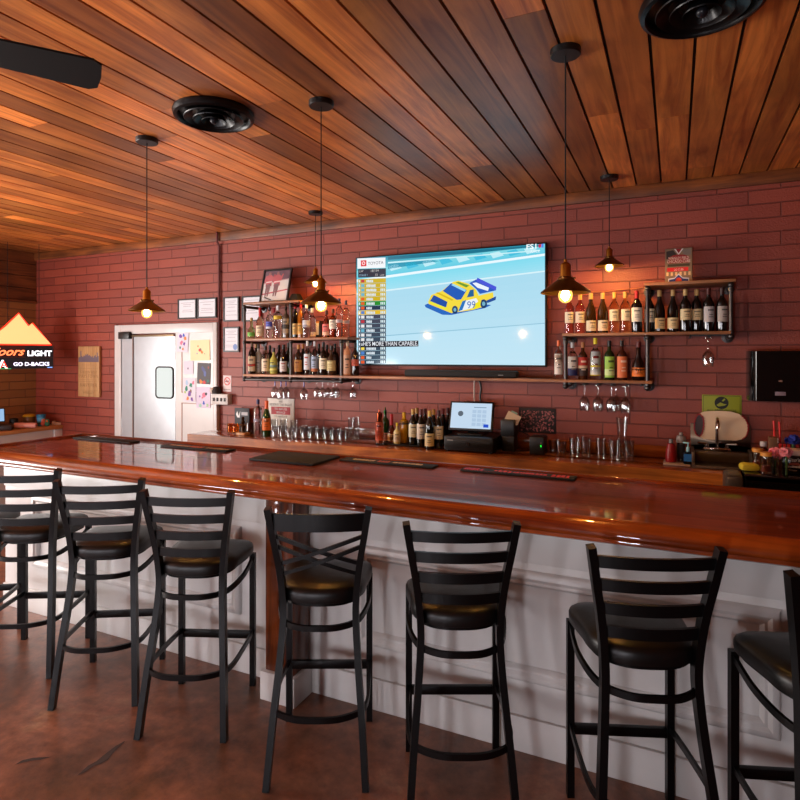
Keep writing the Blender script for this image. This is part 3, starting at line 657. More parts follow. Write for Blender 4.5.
tc_([(430, 330), (530, 305), (545, 330), (500, 385), (395, 412)], (.92, .95, .97), 4); tc_([(420, 330), (450, 320), (420, 400), (385, 412)], (.1, .45, .75), 5)
tc_([(510, 350), (570, 330), (560, 375), (500, 400)], (.95, .9, .1), 5)
for cx2, cz2, rx2, rz2 in ((360, 398, 24, 32), (590, 350, 27, 36)):
    tc_([(cx2+rx2*cos(t*pi/7), cz2+rz2*sin(t*pi/7)) for t in range(14)], (.06, .22, .4), 5); tc_([(cx2+rx2*.5*cos(t*pi/5), cz2+rz2*.5*sin(t*pi/5)) for t in range(10)], (.45, .7, .8), 6)
tc_([(365, 180), (390, 175), (475, 205), (450, 220)], (.4, .6, .2), 4); tc_([(205, 262), (225, 258), (350, 318), (335, 325)], (.85, .72, .1), 4)
tc_([(610, 325), (690, 290), (685, 320), (620, 345)], (.1, .3, .6), 4)
x, z = TV(467, 308.5); m.text('99', x, z, .085, ty-.0021, 'screen', (.15, .4, .75), sx=.9)
# leaderboard
def row(v0, v1, col, lay=4, u0=358.3, u1=386): tq([(u0, v0+.7), (u1, v0-.3), (u1, v1-.3), (u0, v1+.7)], col, lay)
row(257.8, 268, (.95, .96, .97), 4, 357.5, 385.5)
tq([(361, 260.5), (366.5, 260.2), (366.5, 266.2), (361, 266.5)], (.88, .15, .2), 5); x, z = TV(363.7, 263.3); ring(.010, .017, ty-.0018, x, z, (1, .9, .9), m, 14, 'screen')
x, z = TV(368, 265); m.text('TOYOTA', x, z, .038, ty-.0018, 'screen', (.2, .22, .3), sx=.98)
row(268.6, 277, (.12, .15, .22)); x, z = TV(359.2, 272.4); m.text('LAP', x, z, .026, ty-.0018, 'screen', WHITE); x, z = TV(370.5, 272); m.text('18/134', x, z, .03, ty-.0018, 'screen', WHITE)
x, z = TV(359.2, 276.4); m.text('STAGE 1', x, z, .024, ty-.0018, 'screen', (.6, .75, .85)); x, z = TV(375, 276); m.text('13', x, z, .028, ty-.0018, 'screen', WHITE); x, z = TV(380, 276); m.text('LAPS', x, z, .02, ty-.0018, 'screen', WHITE)
rows = [(.80, .68, .1)]*5+[(.08, .55, .15), (.06, .2, .3), (.88, .72, .15)]+[(.25, .27, .34)]*11
v = 278.5; rr = random.Random(3)
for i, c in enumerate(rows):
    row(v, v+4.25, c if i < 8 else (c[0]-.01*(i-8), c[1], c[2]))
    tq([(359, v+1.5), (360.2, v+1.5), (360.2, v+4), (359, v+4)], (.9, .92, .95), 5)
    fc = rr.choice([(.9, .35, .15), (.75, .2, .25), (.3, .5, .8), (.95, .85, .3), (.4, .7, .8), (.9, .9, .9)]); tq([(361.2, v+1.2), (364.5, v+1.1), (364.5, v+4), (361.2, v+4.1)], fc, 5)
    u = 366.5; n = rr.randint(4, 7)
    for k in range(n):
        q = rr.uniform(.9, 1.4); tq([(u, v+1.2+rr.uniform(0, .8)), (u+q, v+1.3), (u+q, v+3.9), (u, v+3.9)], (.85, .9, .93), 5); u += q+.25
    if i:
        for u in (380.6, 382.2, 383.9): tq([(u, v+1), (u+1.1, v+.9), (u+1.1, v+3.5), (u, v+3.6)], (.85, .93, .95), 5)
    v += 4.5
tq([(360.5, 341.6), (418.5, 340.6), (418.5, 346.4), (360.5, 347.4)], (.06, .07, .13), 7)
x, z = TV(361, 346.2); x2, _ = TV(418, 346); vs, _ = textmesh("\u00bbHE'S MORE THAN CAPABLE.", 'LEFT', 0, .01); wd = max(a for a, b in vs)
m.text("\u00bbHE'S MORE THAN CAPABLE.", x, z+.003, .052, ty-.0027, 'screen', (.9, .92, .95), sx=(x2-x)/(wd*.052), thick=.01)
x, z = TV(526, 249.4); m.text('FS1', x, z, .055, ty-.0012, 'screen', (.97, 1, 1), sx=1.2, thick=.02)
tq([(538.5, 244.6), (541.5, 244), (541, 247.5), (538.8, 248)], (.8, .15, .35), 5); tq([(541.6, 244), (543.6, 243.6), (543.6, 247.6), (541.4, 247.6)], (.3, .5, .9), 5)
x, z = TV(530.5, 253); m.text('RACE', x, z, .03, ty-.0012, 'screen', (.95, .98, 1), sx=1)
m.build('screen', e, 'bright screen showing a yellow pickup race car on a pale track')

# ------------------------------------------------------------------ pipe shelves
SF = 4.43      # front edge of the boards
PY = 4.455
STEEL = (.30, .29, .29)
def board(m, u0, u1, z, Y0=SF): m.box(px(u0, SF), px(u1, SF), Y0, WALL-.002, z, z+.02, 'shelf_wood', (1, 1, 1, 1), .002)
ZT, ZM, ZB = 2.225, 1.885, 1.55
e = empty('pipe_shelf', 'left steel pipe shelf with wooden boards crowded with liquor bottles', 'shelf', (0, 0, 0))
m = MB(); board(m, 243, 299, ZT); m.build('shelf_board', e); m = MB(); board(m, 246, 347.5, ZM); m.build('shelf_board', e)
def fitting(m, x, y, z, ax='z'): 
    if ax == 'z': m.lathe([(.013, z-.022), (.019, z-.02), (.019, z+.02), (.013, z+.022)], 'pipe', STEEL, 12, (x, y, 0))
def post(u, z0, z1, par, arms, corner=True):
    x = px(u, PY); m = MB(); m.tube([(x, PY, z0), (x, PY, z1)], .0135, 'pipe', STEEL, 10, up=(0, 1, 0))
    for z in arms:
        m.tube([(x, PY, z), (x, WALL-.012, z)], .0135, 'pipe', STEEL, 10); m.sphere(.021, 'pipe', STEEL, (x, PY, z), 10)
        m.at(Matrix.Translation((x, WALL-.001, z)) @ Matrix.Rotation(pi/2, 4, 'X')); m.lathe([(0, 0), (.038, 0), (.038, .008), (.02, .012), (.018, .035), (0, .035)], 'pipe', STEEL, 16); m.at(Matrix.Identity(4))
    for z in (z0+.03, z1-.03): m.cyl(.0185, z-.014, z+.014, 'pipe', STEEL, 12, (x, PY, 0))
    m.build('pipe_frame', par)
post(244.5, ZB-.03, ZT-.02, e, (ZB-.03, ZM-.015, ZT-.02)); post(291, ZB-.03, ZT-.02, e, (ZB-.03, ZM-.015, ZT-.02)); post(341.5, ZB-.03, ZM-.015, e, (ZB-.03, ZM-.015))
m = MB(); m.tube([(px(244.5, PY), PY, ZB-.03), (px(341.5, PY), PY, ZB-.03)], .0125, 'pipe', STEEL, 10); m.build('bottom_pipe', e)
e = empty('pipe_shelf', 'right steel pipe shelf with wooden boards holding wine and spirits', 'shelf', (0, 0, 0))
m = MB(); board(m, 644, 736, ZT+.005); m.build('shelf_board', e); m = MB(); board(m, 562, 731, ZM+.003); m.build('shelf_board', e)
post(565.5, ZB-.03, ZM-.012, e, (ZB-.03, ZM-.012)); post(647.5, ZB-.03, ZT-.012, e, (ZB-.03, ZM-.012, ZT-.012)); post(731, ZM-.012, ZT-.012, e, (ZM-.012, ZT-.012))
m = MB(); board(m, 243, 652, ZB)
m.thing('wall_shelf', 'long low wooden shelf board running under the television between both pipe shelves', 'shelf')
# soundbar
x0, x1 = px(404, 4.5), px(516, 4.5)
m = MB(); m.box(x0, x1, 4.5, 4.6, ZB+.021, ZB+.075, 'matte', (.035, .033, .035), .012)
e = m.thing('soundbar', 'long black soundbar on the shelf below the television', 'speaker')
MB().box(x1-.14, x1-.1, 4.497, 4.5, ZB+.04, ZB+.046, 'print', (.5, .5, .5)).build('logo_plate', e)
# thin cable behind the shelf
MB().tube([(px(565, 4.74), 4.735, pz(565, 292, 4.74)), (px(600, 4.74), 4.735, pz(600, 292, 4.74)), (px(640, 4.74), 4.735, pz(640, 288, 4.74)), (px(646, 4.74), 4.735, pz(646, 287, 4.74))], .004, 'satin', (.75, .45, .3), 6).thing('wall_cable', 'thin pale cable along the brick behind the right lamp', 'cable')

# ------------------------------------------------------------------ bottles
PROF = {
 'wine': [(0, 0), (.97, 0), (1, .015), (1, .62), (.93, .68), (.6, .75), (.4, .80), (.36, .84), (.36, .985), (.3, 1), (0, 1)],
 'slope': [(0, 0), (.97, 0), (1, .015), (1, .50), (.88, .60), (.62, .70), (.42, .78), (.36, .84), (.36, .985), (.3, 1), (0, 1)],
 'liquor': [(0, 0), (.96, 0), (1, .02), (1, .60), (.95, .66), (.7, .71), (.4, .76), (.34, .80), (.33, .985), (0, .99)],
 'squat': [(0, 0), (.94, 0), (1, .03), (1, .52), (.9, .60), (.5, .68), (.34, .74), (.32, .985), (0, .99)],
 'tall': [(0, 0), (.96, 0), (1, .015), (1, .70), (.9, .75), (.5, .79), (.34, .82), (.33, .99), (0, .99)],
 'bulb': [(0, 0), (.8, 0), (1, .08), (1, .3), (.85, .45), (.5, .56), (.34, .66), (.32, .985), (0, .99)],
}
def at_h(kind, f):
    P = PROF[kind][1:]
    for (a, b), (c, d) in zip(P, P[1:]):
        if b <= f <= d and d > b: return a+(c-a)*(f-b)/(d-b)
    return P[0][0]
BC = {}
PLACED = []
def bottle(u, zs, h, r, kind, glass, cap, lab, desc, Y=4.53, clear=False, group=None, cat='bottle', capf=.86, band=None, mark=None, spout=False, x=None):
    key = (round(h, 3), round(r, 3), kind, glass, cap, lab, clear, capf, band, mark, spout)
    X = px(u, Y) if x is None else x
    for dy in (0, .02, -.02, .04, -.04, .06, -.06, .08, .1, .12):      # stand clear of the neighbours
        if Y+dy+r > WALL-.005 or Y+dy-r < (4.44 if zs > 1.2 else 4.27): continue
        xx = px(u, Y+dy)
        if all(abs(zs-p[3]) > .3 or hypot(xx-p[0], Y+dy-p[1]) > r+p[2]+.002 for p in PLACED): X = xx; Y = Y+dy; break
    else: print('CROWDED', desc)
    PLACED.append((X, Y, r, zs)); yaw = random.uniform(-.25, .25)+.35
    if key not in BC:
        ms = []
        m = MB(); m.lathe([(a*r, b*h) for a, b in PROF[kind]], 'glass' if clear else 'dark_glass', glass, 18); ms.append(('glass_body', m.mesh('glass_body'), None))
        if cap:
            m = MB(); rc_ = at_h(kind, capf+.02)*r
            if spout: m.lathe([(rc_*1.05, capf*h), (rc_*1.1, .96*h), (.006, h*.99), (.004, h*1.07), (0, h*1.07)], 'chrome', cap, 10)
            else: m.lathe([(rc_*1.02, capf*h), (rc_*1.12, capf*h+.001), (rc_*1.12, h*1.008), (rc_*.9, h*1.015), (0, h*1.015)], 'satin', cap, 14)
            ms.append(('bottle_cap', m.mesh('bottle_cap'), None))
        if lab:
            a0, a1, c = lab; m = MB(); A0, A1 = -pi/2-1.35, -pi/2+1.35
            ra, rb = at_h(kind, a0)*r+.0006, at_h(kind, a1)*r+.0006
            m.lathe([(ra, a0*h), (rb, a1*h)], 'print', c, 14, a0=A0, a1=A1)
            H_ = (a1-a0)*h
            if band:
                for (f0, f1, bc_) in band: m.lathe([(ra+.0006, a0*h+f0*H_), (rb+.0006, a0*h+f1*H_)], 'print', bc_, 14, a0=A0, a1=A1)
            dk = mark or tuple(q*.45 for q in c)
            for f, wd_, th in ((.72, .55, .10), (.45, .35, .05), (.3, .45, .05)):
                m.lathe([(ra+.0011, a0*h+f*H_), (rb+.0011, a0*h+(f+th)*H_)], 'print', dk, 6, a0=-pi/2-wd_, a1=-pi/2+wd_)
            ms.append(('bottle_label', m.mesh('bottle_label'), None))
        BC[key] = ms
    e = empty('bottle', desc, cat, (X, Y, zs), yaw, group)
    for n_, me, _ in BC[key]:
        o = bpy.data.objects.new(n_, me); COL.objects.link(o); o.parent = e
    return e
CR, CL, AMB, DKG, GRN = (.88, .80, .66), (.93, .95, .95), (.85, .48, .18), (.025, .03, .025), (.06, .22, .08)
# left shelf, upper board
G1 = 'bottles on the upper left shelf'; z_ = ZM+.021
bottle(251.5, z_, .20, .036, 'bulb', (.75, .85, .6), (.75, .6, .35), (.12, .3, (.5, .8, .35)), 'round clear bottle with green label, at the left end of the upper shelf', clear=True, group=G1, Y=4.56)
bottle(260, z_, .29, .036, 'squat', (.9, .8, .65), (.72, .1, .12), (.08, .42, CR), 'bottle with bright red top and cream label, second on upper left shelf', clear=True, group=G1, capf=.72)
bottle(269.5, z_, .30, .033, 'liquor', CL, (.45, .45, .5), (.3, .52, (.35, .38, .75)), 'clear bottle with a blue violet band label on the upper left shelf', clear=True, group=G1, spout=True, band=((0, .3, (.85, .85, .88)),))
bottle(278, z_, .30, .038, 'tall', CL, (.85, .85, .85), (.58, .69, (.9, .75, .2)), 'wide clear bottle with a yellow band at its shoulder', clear=True, group=G1, Y=4.5)
bottle(274, z_, .29, .035, 'liquor', CL, (.7, .15, .2), None, 'clear bottle with dark red cap, behind the one with a yellow band', Y=4.64, clear=True, group=G1)
bottle(286, z_, .30, .034, 'liquor', (.35, .28, .22), (.3, .3, .3), (.15, .6, (.55, .5, .45)), 'dark smoky bottle with grey ornate label, left of the middle pipe post', group=G1, spout=True, band=((.3, .6, (.12, .1, .1)),))
bottle(295.5, z_, .315, .031, 'wine', DKG, (.75, .1, .1), (.1, .42, (.85, .72, .45)), 'dark bottle with red cap and cream label, right of the middle pipe post', group=G1)
bottle(300.8, z_, .315, .031, 'wine', (.55, .3, .06), (.75, .1, .1), (.1, .42, (.8, .6, .25)), 'amber bottle with red cap beside the dark red capped one', group=G1)
bottle(306.5, z_, .31, .036, 'liquor', CL, (.8, .8, .82), (.3, .5, (.8, .8, .82)), 'clear bottle with silver label on the upper left shelf', clear=True, group=G1, band=((0, .3, (.6, .6, .65)),))
bottle(312, z_, .27, .036, 'liquor', CL, (.75, .75, .78), (.05, .2, (.85, .8, .75)), 'clear bottle with low white label and red dot, on upper left shelf', Y=4.5, clear=True, group=G1)
m = MB(); m.box(-.036, .036, -.036, .036, 0, .16, 'satin', (.1, .06, .05), .004)
e = m.thing('gift_box', 'squarish dark carton with a cream label among the upper left bottles', 'box', (px(318.5, 4.66), 4.66, z_), .2)
m = MB(); m.box(-.02, .018, -.038, -.036, .03, .14, 'print', (.85, .83, .8)); m.box(-.03, .022, -.039, -.037, .14, .155, 'print', (.85, .55, .2)); m.build('box_label', e)
bottle(326.5, z_, .24, .037, 'squat', (.85, .5, .4), (.25, .12, .08), (.08, .5, (.78, .4, .4)), 'pinkish square shouldered bottle with red label, on the upper left shelf', clear=True, group=G1, band=((.0, .35, (.85, .7, .6)),))
bottle(333, z_, .25, .034, 'liquor', AMB, (.3, .18, .08), (.3, .62, (.88, .86, .8)), 'amber bottle with tall white label, below the bright near lamp', clear=True, group=G1)
bottle(339.3, z_, .335, .031, 'tall', (.97, .94, .92), (.1, .12, .25), (.38, .46, (.75, .7, .72)), 'left one of the two tall frosted vodka bottles with dark caps', clear=True, group=G1, capf=.9)
bottle(345.9, z_, .325, .031, 'tall', (.97, .94, .92), (.1, .12, .25), (.38, .46, (.75, .7, .72)), 'right one of the two tall frosted vodka bottles with dark caps', clear=True, group=G1, capf=.9, Y=4.58)
# left shelf, lower board
G2 = 'bottles on the lower left shelf'; z_ = ZB+.021
DB = (.06, .035, .03)
bottle(252, z_, .30, .036, 'wine', DB, (.35, .25, .15), (.08, .55, CR), 'dark bottle with big cream label, first at the left on the lower shelf', group=G2, band=((.35, .5, (.75, .2, .15)),))
bottle(258.5, z_, .28, .034, 'liquor', (.75, .75, .72), (.2, .15, .12), (.1, .45, (.75, .76, .76)), 'grey silver bottle beside the first dark bottle, lower left shelf', group=G2, Y=4.6)
bottle(265.5, z_, .26, .036, 'liquor', (.9, .85, .75), (.12, .1, .1), (.1, .55, (.88, .8, .68)), 'clear bottle with creamy pink label and dark cap, lower left shelf', clear=True, group=G2)
bottle(273.8, z_, .24, .036, 'squat', (.75, .72, .35), (.08, .08, .08), (.1, .55, (.55, .58, .25)), 'squat olive and yellow labelled bottle on the lower left shelf', group=G2, band=((.1, .35, (.85, .8, .4)), (.42, .55, (.3, .45, .55))))
bottle(283.5, z_, .27, .034, 'wine', (.12, .05, .03), (.1, .1, .1), (.1, .45, (.82, .8, .78)), 'dark bottle with white label, left of the middle pipe post on the lower shelf', group=G2, mark=(.6, .15, .1))
bottle(288.6, z_, .29, .033, 'wine', (.03, .08, .04), (.1, .1, .1), (.05, .2, (.25, .45, .2)), 'dark green bottle mostly hidden by the middle pipe post', Y=4.6, group=G2)
bottle(298.5, z_, .27, .037, 'liquor', (.2, .1, .04), (.75, .5, .2), (.1, .5, (.75, .52, .25)), 'bottle with golden tan label, right of the middle pipe post below', group=G2, mark=(.5, .25, .1))
bottle(307.6, z_, .305, .033, 'liquor', CL, (.85, .85, .85), (.15, .62, (.82, .83, .85)), 'clear bottle with tall white label, on the lower left shelf', clear=True, group=G2, mark=(.65, .2, .15))
bottle(314.8, z_, .30, .032, 'liquor', CL, (.8, .8, .82), (.1, .55, (.6, .66, .75)), 'clear bottle with pale blue grey label, on the lower left shelf', clear=True, group=G2, band=((0, .2, (.7, .4, .2)),))
bottle(323.3, z_, .29, .037, 'liquor', (.1, .06, .04), (.1, .08, .08), (.18, .52, (.86, .82, .72)), 'dark rum bottle with wide cream label, lower shelf', group=G2)
bottle(331.5, z_, .26, .042, 'squat', (.22, .15, .1), (.12, .1, .1), (.15, .5, (.72, .66, .45)), 'squat bottle with ornate golden crest label, left of the last pipe post', group=G2, mark=(.9, .85, .6))
bottle(347.5, z_, .30, .034, 'tall', (.85, .6, .45), (.8, .7, .6), (.05, .6, (.8, .62, .5)), 'frosted peach coloured bottle between the pipe post and the television', group=G2)
bottle(355.3, z_, .28, .033, 'wine', (.1, .04, .03), (.15, .1, .1), (.3, .5, (.72, .3, .2)), 'dark bottle with red label, against the left edge of the television', group=G2)
for i, (u, h_, c, w_) in enumerate(((256, .29, (.6, .45, .2), 'behind the first dark bottle, left end of lower shelf'), (270, .27, DKG, 'behind the clear bottle with pink label on the lower shelf'), (279, .27, DKG, 'behind the olive labelled bottle on the lower shelf'), (303, .28, (.8, .5, .25), 'behind the golden tan label bottle on the lower shelf'),
                    (319, .28, DKG, 'behind the rum bottle on the lower shelf'), (327, .27, (.1, .1, .12), 'behind and between the rum bottle and the squat crest bottle'), (335, .28, DKG, 'behind the squat crest bottle by the last pipe post'))):
    bottle(u, z_, h_, .034, 'liquor', (.07, .05, .04), c, None, 'back row dark bottle '+w_, Y=4.68, group=G2)
# right shelf, lower board
G3 = 'bottles on the lower right shelf'
bottle(558.5, z_, .285, .031, 'liquor', (.9, .8, .7), (.85, .4, .2), (.12, .66, (.86, .82, .78)), 'white labelled bottle with orange cap, left of the right shelf post', clear=True, group=G3)
bottle(572.5, z_, .27, .036, 'liquor', CL, (.75, .76, .78), (.1, .62, (.82, .8, .76)), 'clear bottle with white and navy label, first inside the right shelf', clear=True, group=G3, band=((0, .38, (.12, .14, .35)),))
bottle(582.8, z_, .27, .034, 'liquor', (.25, .12, .05), (.75, .5, .3), (.1, .6, (.7, .15, .1)), 'whisky bottle with slanted red label', group=G3, band=((0, .4, (.2, .12, .1)), (.4, .55, (.85, .75, .6))), mark=(.9, .8, .7))
bottle(595.4, z_, .30, .038, 'liquor', CL, (.85, .78, .1), (.1, .68, (.86, .86, .84)), 'clear bottle with yellow cap and yellow fruit label', clear=True, group=G3, band=((0, .25, (.9, .82, .12)), (.35, .5, (.92, .85, .3))), mark=(.6, .15, .12))
bottle(609.3, z_, .28, .037, 'liquor', (.08, .16, .05), (.06, .06, .06), (.06, .6, (.6, .78, .3)), 'bottle with lime green label and black cap', group=G3, band=((.1, .4, (.8, .88, .6)),))
bottle(621.8, z_, .28, .037, 'liquor', (.25, .1, .06), (.08, .06, .06), (.06, .6, (.85, .45, .25)), 'bottle with orange peach label and black cap', group=G3, mark=(.95, .8, .7))
bottle(638.5, z_, .27, .047, 'bulb', (.10, .05, .04), (.35, .05, .05), (.1, .33, (.88, .45, .12)), 'squat dark round bottle with glowing orange label and red wax cap', group=G3, mark=(.35, .15, .05))
# right shelf, upper board
G4 = 'bottles on the upper right shelf'; z_ = ZM+.024
bottle(569.4, z_, .29, .035, 'wine', (.93, .6, .5), (.8, .6, .3), (.27, .55, (.9, .83, .7)), 'rose wine bottle with cream label, first at left on upper right shelf', clear=True, group=G4)
bottle(580, z_, .29, .035, 'wine', (.93, .6, .5), (.8, .6, .3), (.27, .55, (.9, .83, .7)), 'rose wine bottle with cream label, second on the upper right shelf', clear=True, group=G4)
bottle(590.8, z_, .29, .038, 'slope', (.2, .12, .03), (.8, .62, .35), (.06, .32, (.88, .82, .68)), 'sloping dark olive wine bottle with low label, left one of the pair', group=G4)
bottle(602.7, z_, .29, .038, 'slope', (.2, .12, .03), (.8, .62, .35), (.06, .32, (.88, .82, .68)), 'sloping dark olive wine bottle with low label, right one of the pair', group=G4)
bottle(614.2, z_, .29, .035, 'wine', (.98, .88, .6), (.8, .58, .3), (.3, .58, (.9, .85, .7)), 'golden white wine bottle, left one of the pair, on upper right shelf', clear=True, group=G4)
bottle(625.2, z_, .29, .035, 'wine', (.98, .88, .6), (.8, .58, .3), (.3, .58, (.9, .85, .7)), 'golden white wine bottle, right one of the pair, on upper right shelf', clear=True, group=G4)
bottle(636.7, z_, .295, .036, 'wine', (.05, .025, .02), (.6, .08, .1), (.26, .6, (.86, .84, .78)), 'dark red wine bottle with red capsule, left of the middle right post', group=G4, capf=.82)
bottle(649.5, z_, .28, .035, 'wine', (.04, .025, .02), (.1, .06, .05), (.26, .6, (.8, .78, .72)), 'dark wine bottle half hidden by the right shelf middle post', group=G4, Y=4.56)
for u, k, cp, lb, ds in ((659.5, 'slope', (.72, .6, .38), (.08, .34, (.82, .72, .52)), 'sloping dark wine bottle with tan low label, first under the small poster'),
                         (672.8, 'slope', (.72, .6, .38), (.08, .34, (.82, .72, .52)), 'sloping dark wine bottle with tan low label, second under the small poster'),
                         (685.3, 'wine', (.72, .6, .38), (.28, .54, (.82, .74, .56)), 'dark wine bottle with tan capsule and high label, left of its pair'),
                         (696.7, 'wine', (.72, .6, .38), (.28, .54, (.82, .74, .56)), 'dark wine bottle with tan capsule and high label, right of its pair'),
                         (708.5, 'wine', (.28, .08, .07), (.22, .58, (.68, .66, .66)), 'dark wine bottle with grey white label and dull red capsule'),
                         (722, 'wine', (.2, .08, .07), (.22, .58, (.62, .58, .55)), 'dark wine bottle with greyish label, last beside the right end post')):
    bottle(u, z_, .29, .036, k, (.03, .025, .02), cp, lb, ds, group='wine bottles under the small poster', Y=4.52)
# back counter bottles
z_ = CT+.001; G5 = 'bottles standing on the back counter'
bottle(258, z_, .325, .04, 'tall', (.92, .90, .92), (.12, .15, .35), (.38, .46, (.7, .68, .75)), 'tall frosted vodka bottle with dark cap standing on the counter', clear=True, group=G5, Y=4.5, capf=.88)
bottle(266.6, z_, .325, .04, 'slope', (.05, .22, .06), (.85, .35, .12), (.18, .52, (.85, .42, .12)), 'green champagne bottle with orange label and orange foil', group=G5, Y=4.42, capf=.78)
z_ = CT+.001
bottle(379.6, z_, .275, .037, 'liquor', (.95, .85, .8), (.75, .35, .2), (.15, .7, (.85, .4, .25)), 'clear bottle with orange red label and pour spout, leftmost by the tray', clear=True, group=G5, Y=4.40, spout=True, capf=.7)
bottle(385.3, z_, .28, .036, 'liquor', GRN, (.1, .35, .12), (.05, .3, (.8, .5, .4)), 'green bottle with pour spout just behind the orange red one', group=G5, Y=4.56, spout=True)
zt = CT+.014
bottle(391.5, zt, .23, .034, 'bulb', (.8, .55, .3), (.72, .12, .15), (.05, .3, (.85, .7, .5)), 'tan round bottle with tall red nozzle on the tray', clear=True, group=G5, Y=4.54, capf=.62)
bottle(397, zt, .17, .030, 'squat', (.85, .8, .55), (.9, .8, .15), (.1, .55, (.85, .8, .7)), 'short bottle with yellow cap and cream label on the tray', group=G5, Y=4.45)
bottle(404, zt, .25, .038, 'tall', (.75, .55, .1), (.92, .75, .1), (.62, .72, (.15, .1, .08)), 'olive yellow juice bottle with bright yellow cap on the tray', group=G5, Y=4.5, capf=.8)
for u, Y_, k, cp, lb, ds in ((413, 4.47, 'wine', (.75, .6, .3), (.25, .6, (.85, .83, .7)), 'green black wine bottle with gold capsule, leftmost wine on the counter'), (421, 4.46, 'wine', (.35, .12, .12), (.22, .62, (.85, .82, .76)), 'wine bottle with big white label and dull red capsule on the counter'),
        (429.5, 4.38, 'wine', (.8, .66, .3), (.08, .42, (.86, .8, .62)), 'front wine bottle with gold capsule, nearest to the counter edge'), (438.7, 4.44, 'wine', (.25, .08, .08), (.25, .6, (.84, .8, .7)), 'wine bottle with cream label next to the cash drawer'),
        (416.8, 4.56, 'wine', (.7, .55, .28), None, 'wine bottle with gold capsule between and behind the two leftmost wines'), (425, 4.56, 'wine', (.3, .1, .1), None, 'wine bottle with red capsule behind the front gold capsule one'),
        (433.5, 4.54, 'wine', (.72, .55, .25), None, 'wine bottle with gold capsule behind, second from the cash drawer side'), (443, 4.6, 'wine', (.4, .08, .08), None, 'dark wine bottle with red capsule, behind, half hidden by the register screen'), (448, 4.64, 'wine', (.3, .07, .07), None, 'dark wine bottle with red capsule, rightmost, behind the register screen')):
    bottle(u, z_, .30, .037, k, (.03, .05, .02), cp, lb, ds, group='wine bottles on the back counter', Y=Y_)
m = MB(); m.box(-.2, .2, -.075, .11, 0, .008, 'satin', (.03, .03, .03), .003)
for a, b, c, d in ((-.2, .2, -.075, -.068), (-.2, .2, .103, .11), (-.2, -.193, -.068, .103), (.193, .2, -.068, .103)): m.box(a, b, c, d, .008, .013, 'satin', (.04, .04, .04))
m.thing('serving_tray', 'flat black tray under the juice and mixer bottles', 'tray', (px(400, 4.47), 4.49, CT+.001), radians(0))

# ------------------------------------------------------------------ glassware
def glass_mesh(kind):
    m = MB()
    if kind == 'rocks': m.lathe([(0, 0), (.034, 0), (.037, .01), (.041, .1), (.039, .1), (.034, .016), (0, .013)], 'thin_glass', (.97, .98, .98), 18)
    if kind == 'highball': m.lathe([(0, 0), (.030, 0), (.032, .012), (.036, .145), (.034, .145), (.029, .018), (0, .015)], 'thin_glass', (.97, .98, .98), 18)
    if kind == 'pint': m.lathe([(0, 0), (.029, 0), (.031, .01), (.043, .15), (.041, .15), (.028, .018), (0, .015)], 'thin_glass', (.97, .98, .98), 18)
    if kind == 'flute': m.lathe([(0, 0), (.021, 0), (.023, .01), (.026, .2), (.0245, .2), (.021, .02), (0, .016)], 'thin_glass', (.97, .98, .98), 16)
    if kind in ('wine', 'small'):
        k = 1 if kind == 'wine' else .85; P = [(0, 0), (.034, 0), (.034, -.003), (.006, -.008), (.004, -.075), (.012, -.085), (.034, -.11), (.040, -.14), (.033, -.195), (.0315, -.195), (.038, -.14), (.032, -.112), (.01, -.09), (0, -.088)]
        m.lathe([(a*k, b*k) for a, b in P], 'thin_glass', (.97, .98, .98), 18)
    return m.mesh(kind+'_glass')
GM = {k: glass_mesh(k) for k in ('rocks', 'highball', 'pint', 'flute', 'wine', 'small')}
def drink(kind, name, u, Y, z, label, group, x=None):
    o = bpy.data.objects.new(name, GM[kind]); COL.objects.link(o); o.location = (px(u, Y) if x is None else x, Y, z); tag(o, label, 'glass', group); return o
ORD = ('first', 'second', 'third', 'fourth', 'fifth', 'sixth', 'seventh', 'eighth', 'ninth', 'tenth')
for i in range(10):
    drink('rocks', 'rocks_glass', 276+i*7.4, 4.43, CT+.001, 'short clear glass, %s in the front row counting from the champagne bottle' % ORD[i], 'rows of rocks glasses')
for i in range(6):
    drink('rocks', 'rocks_glass', 304+i*7.9, 4.56, CT+.001, 'short clear glass, %s in the rear row of short glasses, from the left' % ORD[i], 'rows of rocks glasses')
for i, u in enumerate((274, 284, 294)):
    drink('highball', 'highball_glass', u, 4.55, CT+.001, 'tall clear glass behind the short ones under the white sign, %s from the left' % ORD[i], 'tall glasses under the white sign')
drink('flute', 'slim_glass', 351, 4.52, CT+.001, 'tall slim clear glass, left one of the two on the counter', None); drink('flute', 'slim_glass', 356.5, 4.58, CT+.001, 'tall slim clear glass, right one of the two on the counter', None)
drink('rocks', 'stemless_glass', 553.5, 4.62, CT+.001, 'small clear glass between the green lit box and the tall glasses, left one', None); drink('rocks', 'stemless_glass', 561, 4.52, CT+.001, 'small clear glass between the green lit box and the tall glasses, right one', None)
for u, Y_, lb in ((574.5, 4.46, 'first tall clear glass on the counter right of the register'), (586, 4.5, 'second tall clear glass on the counter right of the register'), (601, 4.48, 'third tall clear glass on the counter right of the register'), (614.5, 4.45, 'tall clear glass left of the stacked glasses on the counter'), (629, 4.47, 'rightmost tall clear glass on the counter')):
    drink('highball', 'highball_glass', u, Y_, CT+.001, lb, None)
drink('highball', 'highball_glass', 622, 4.56, CT+.001, 'tall clear glass behind two others, carrying a second glass', None); drink('pint', 'pint_glass', 622, 4.56, CT+.147, 'pint glass stacked on top of another glass on the counter', None)
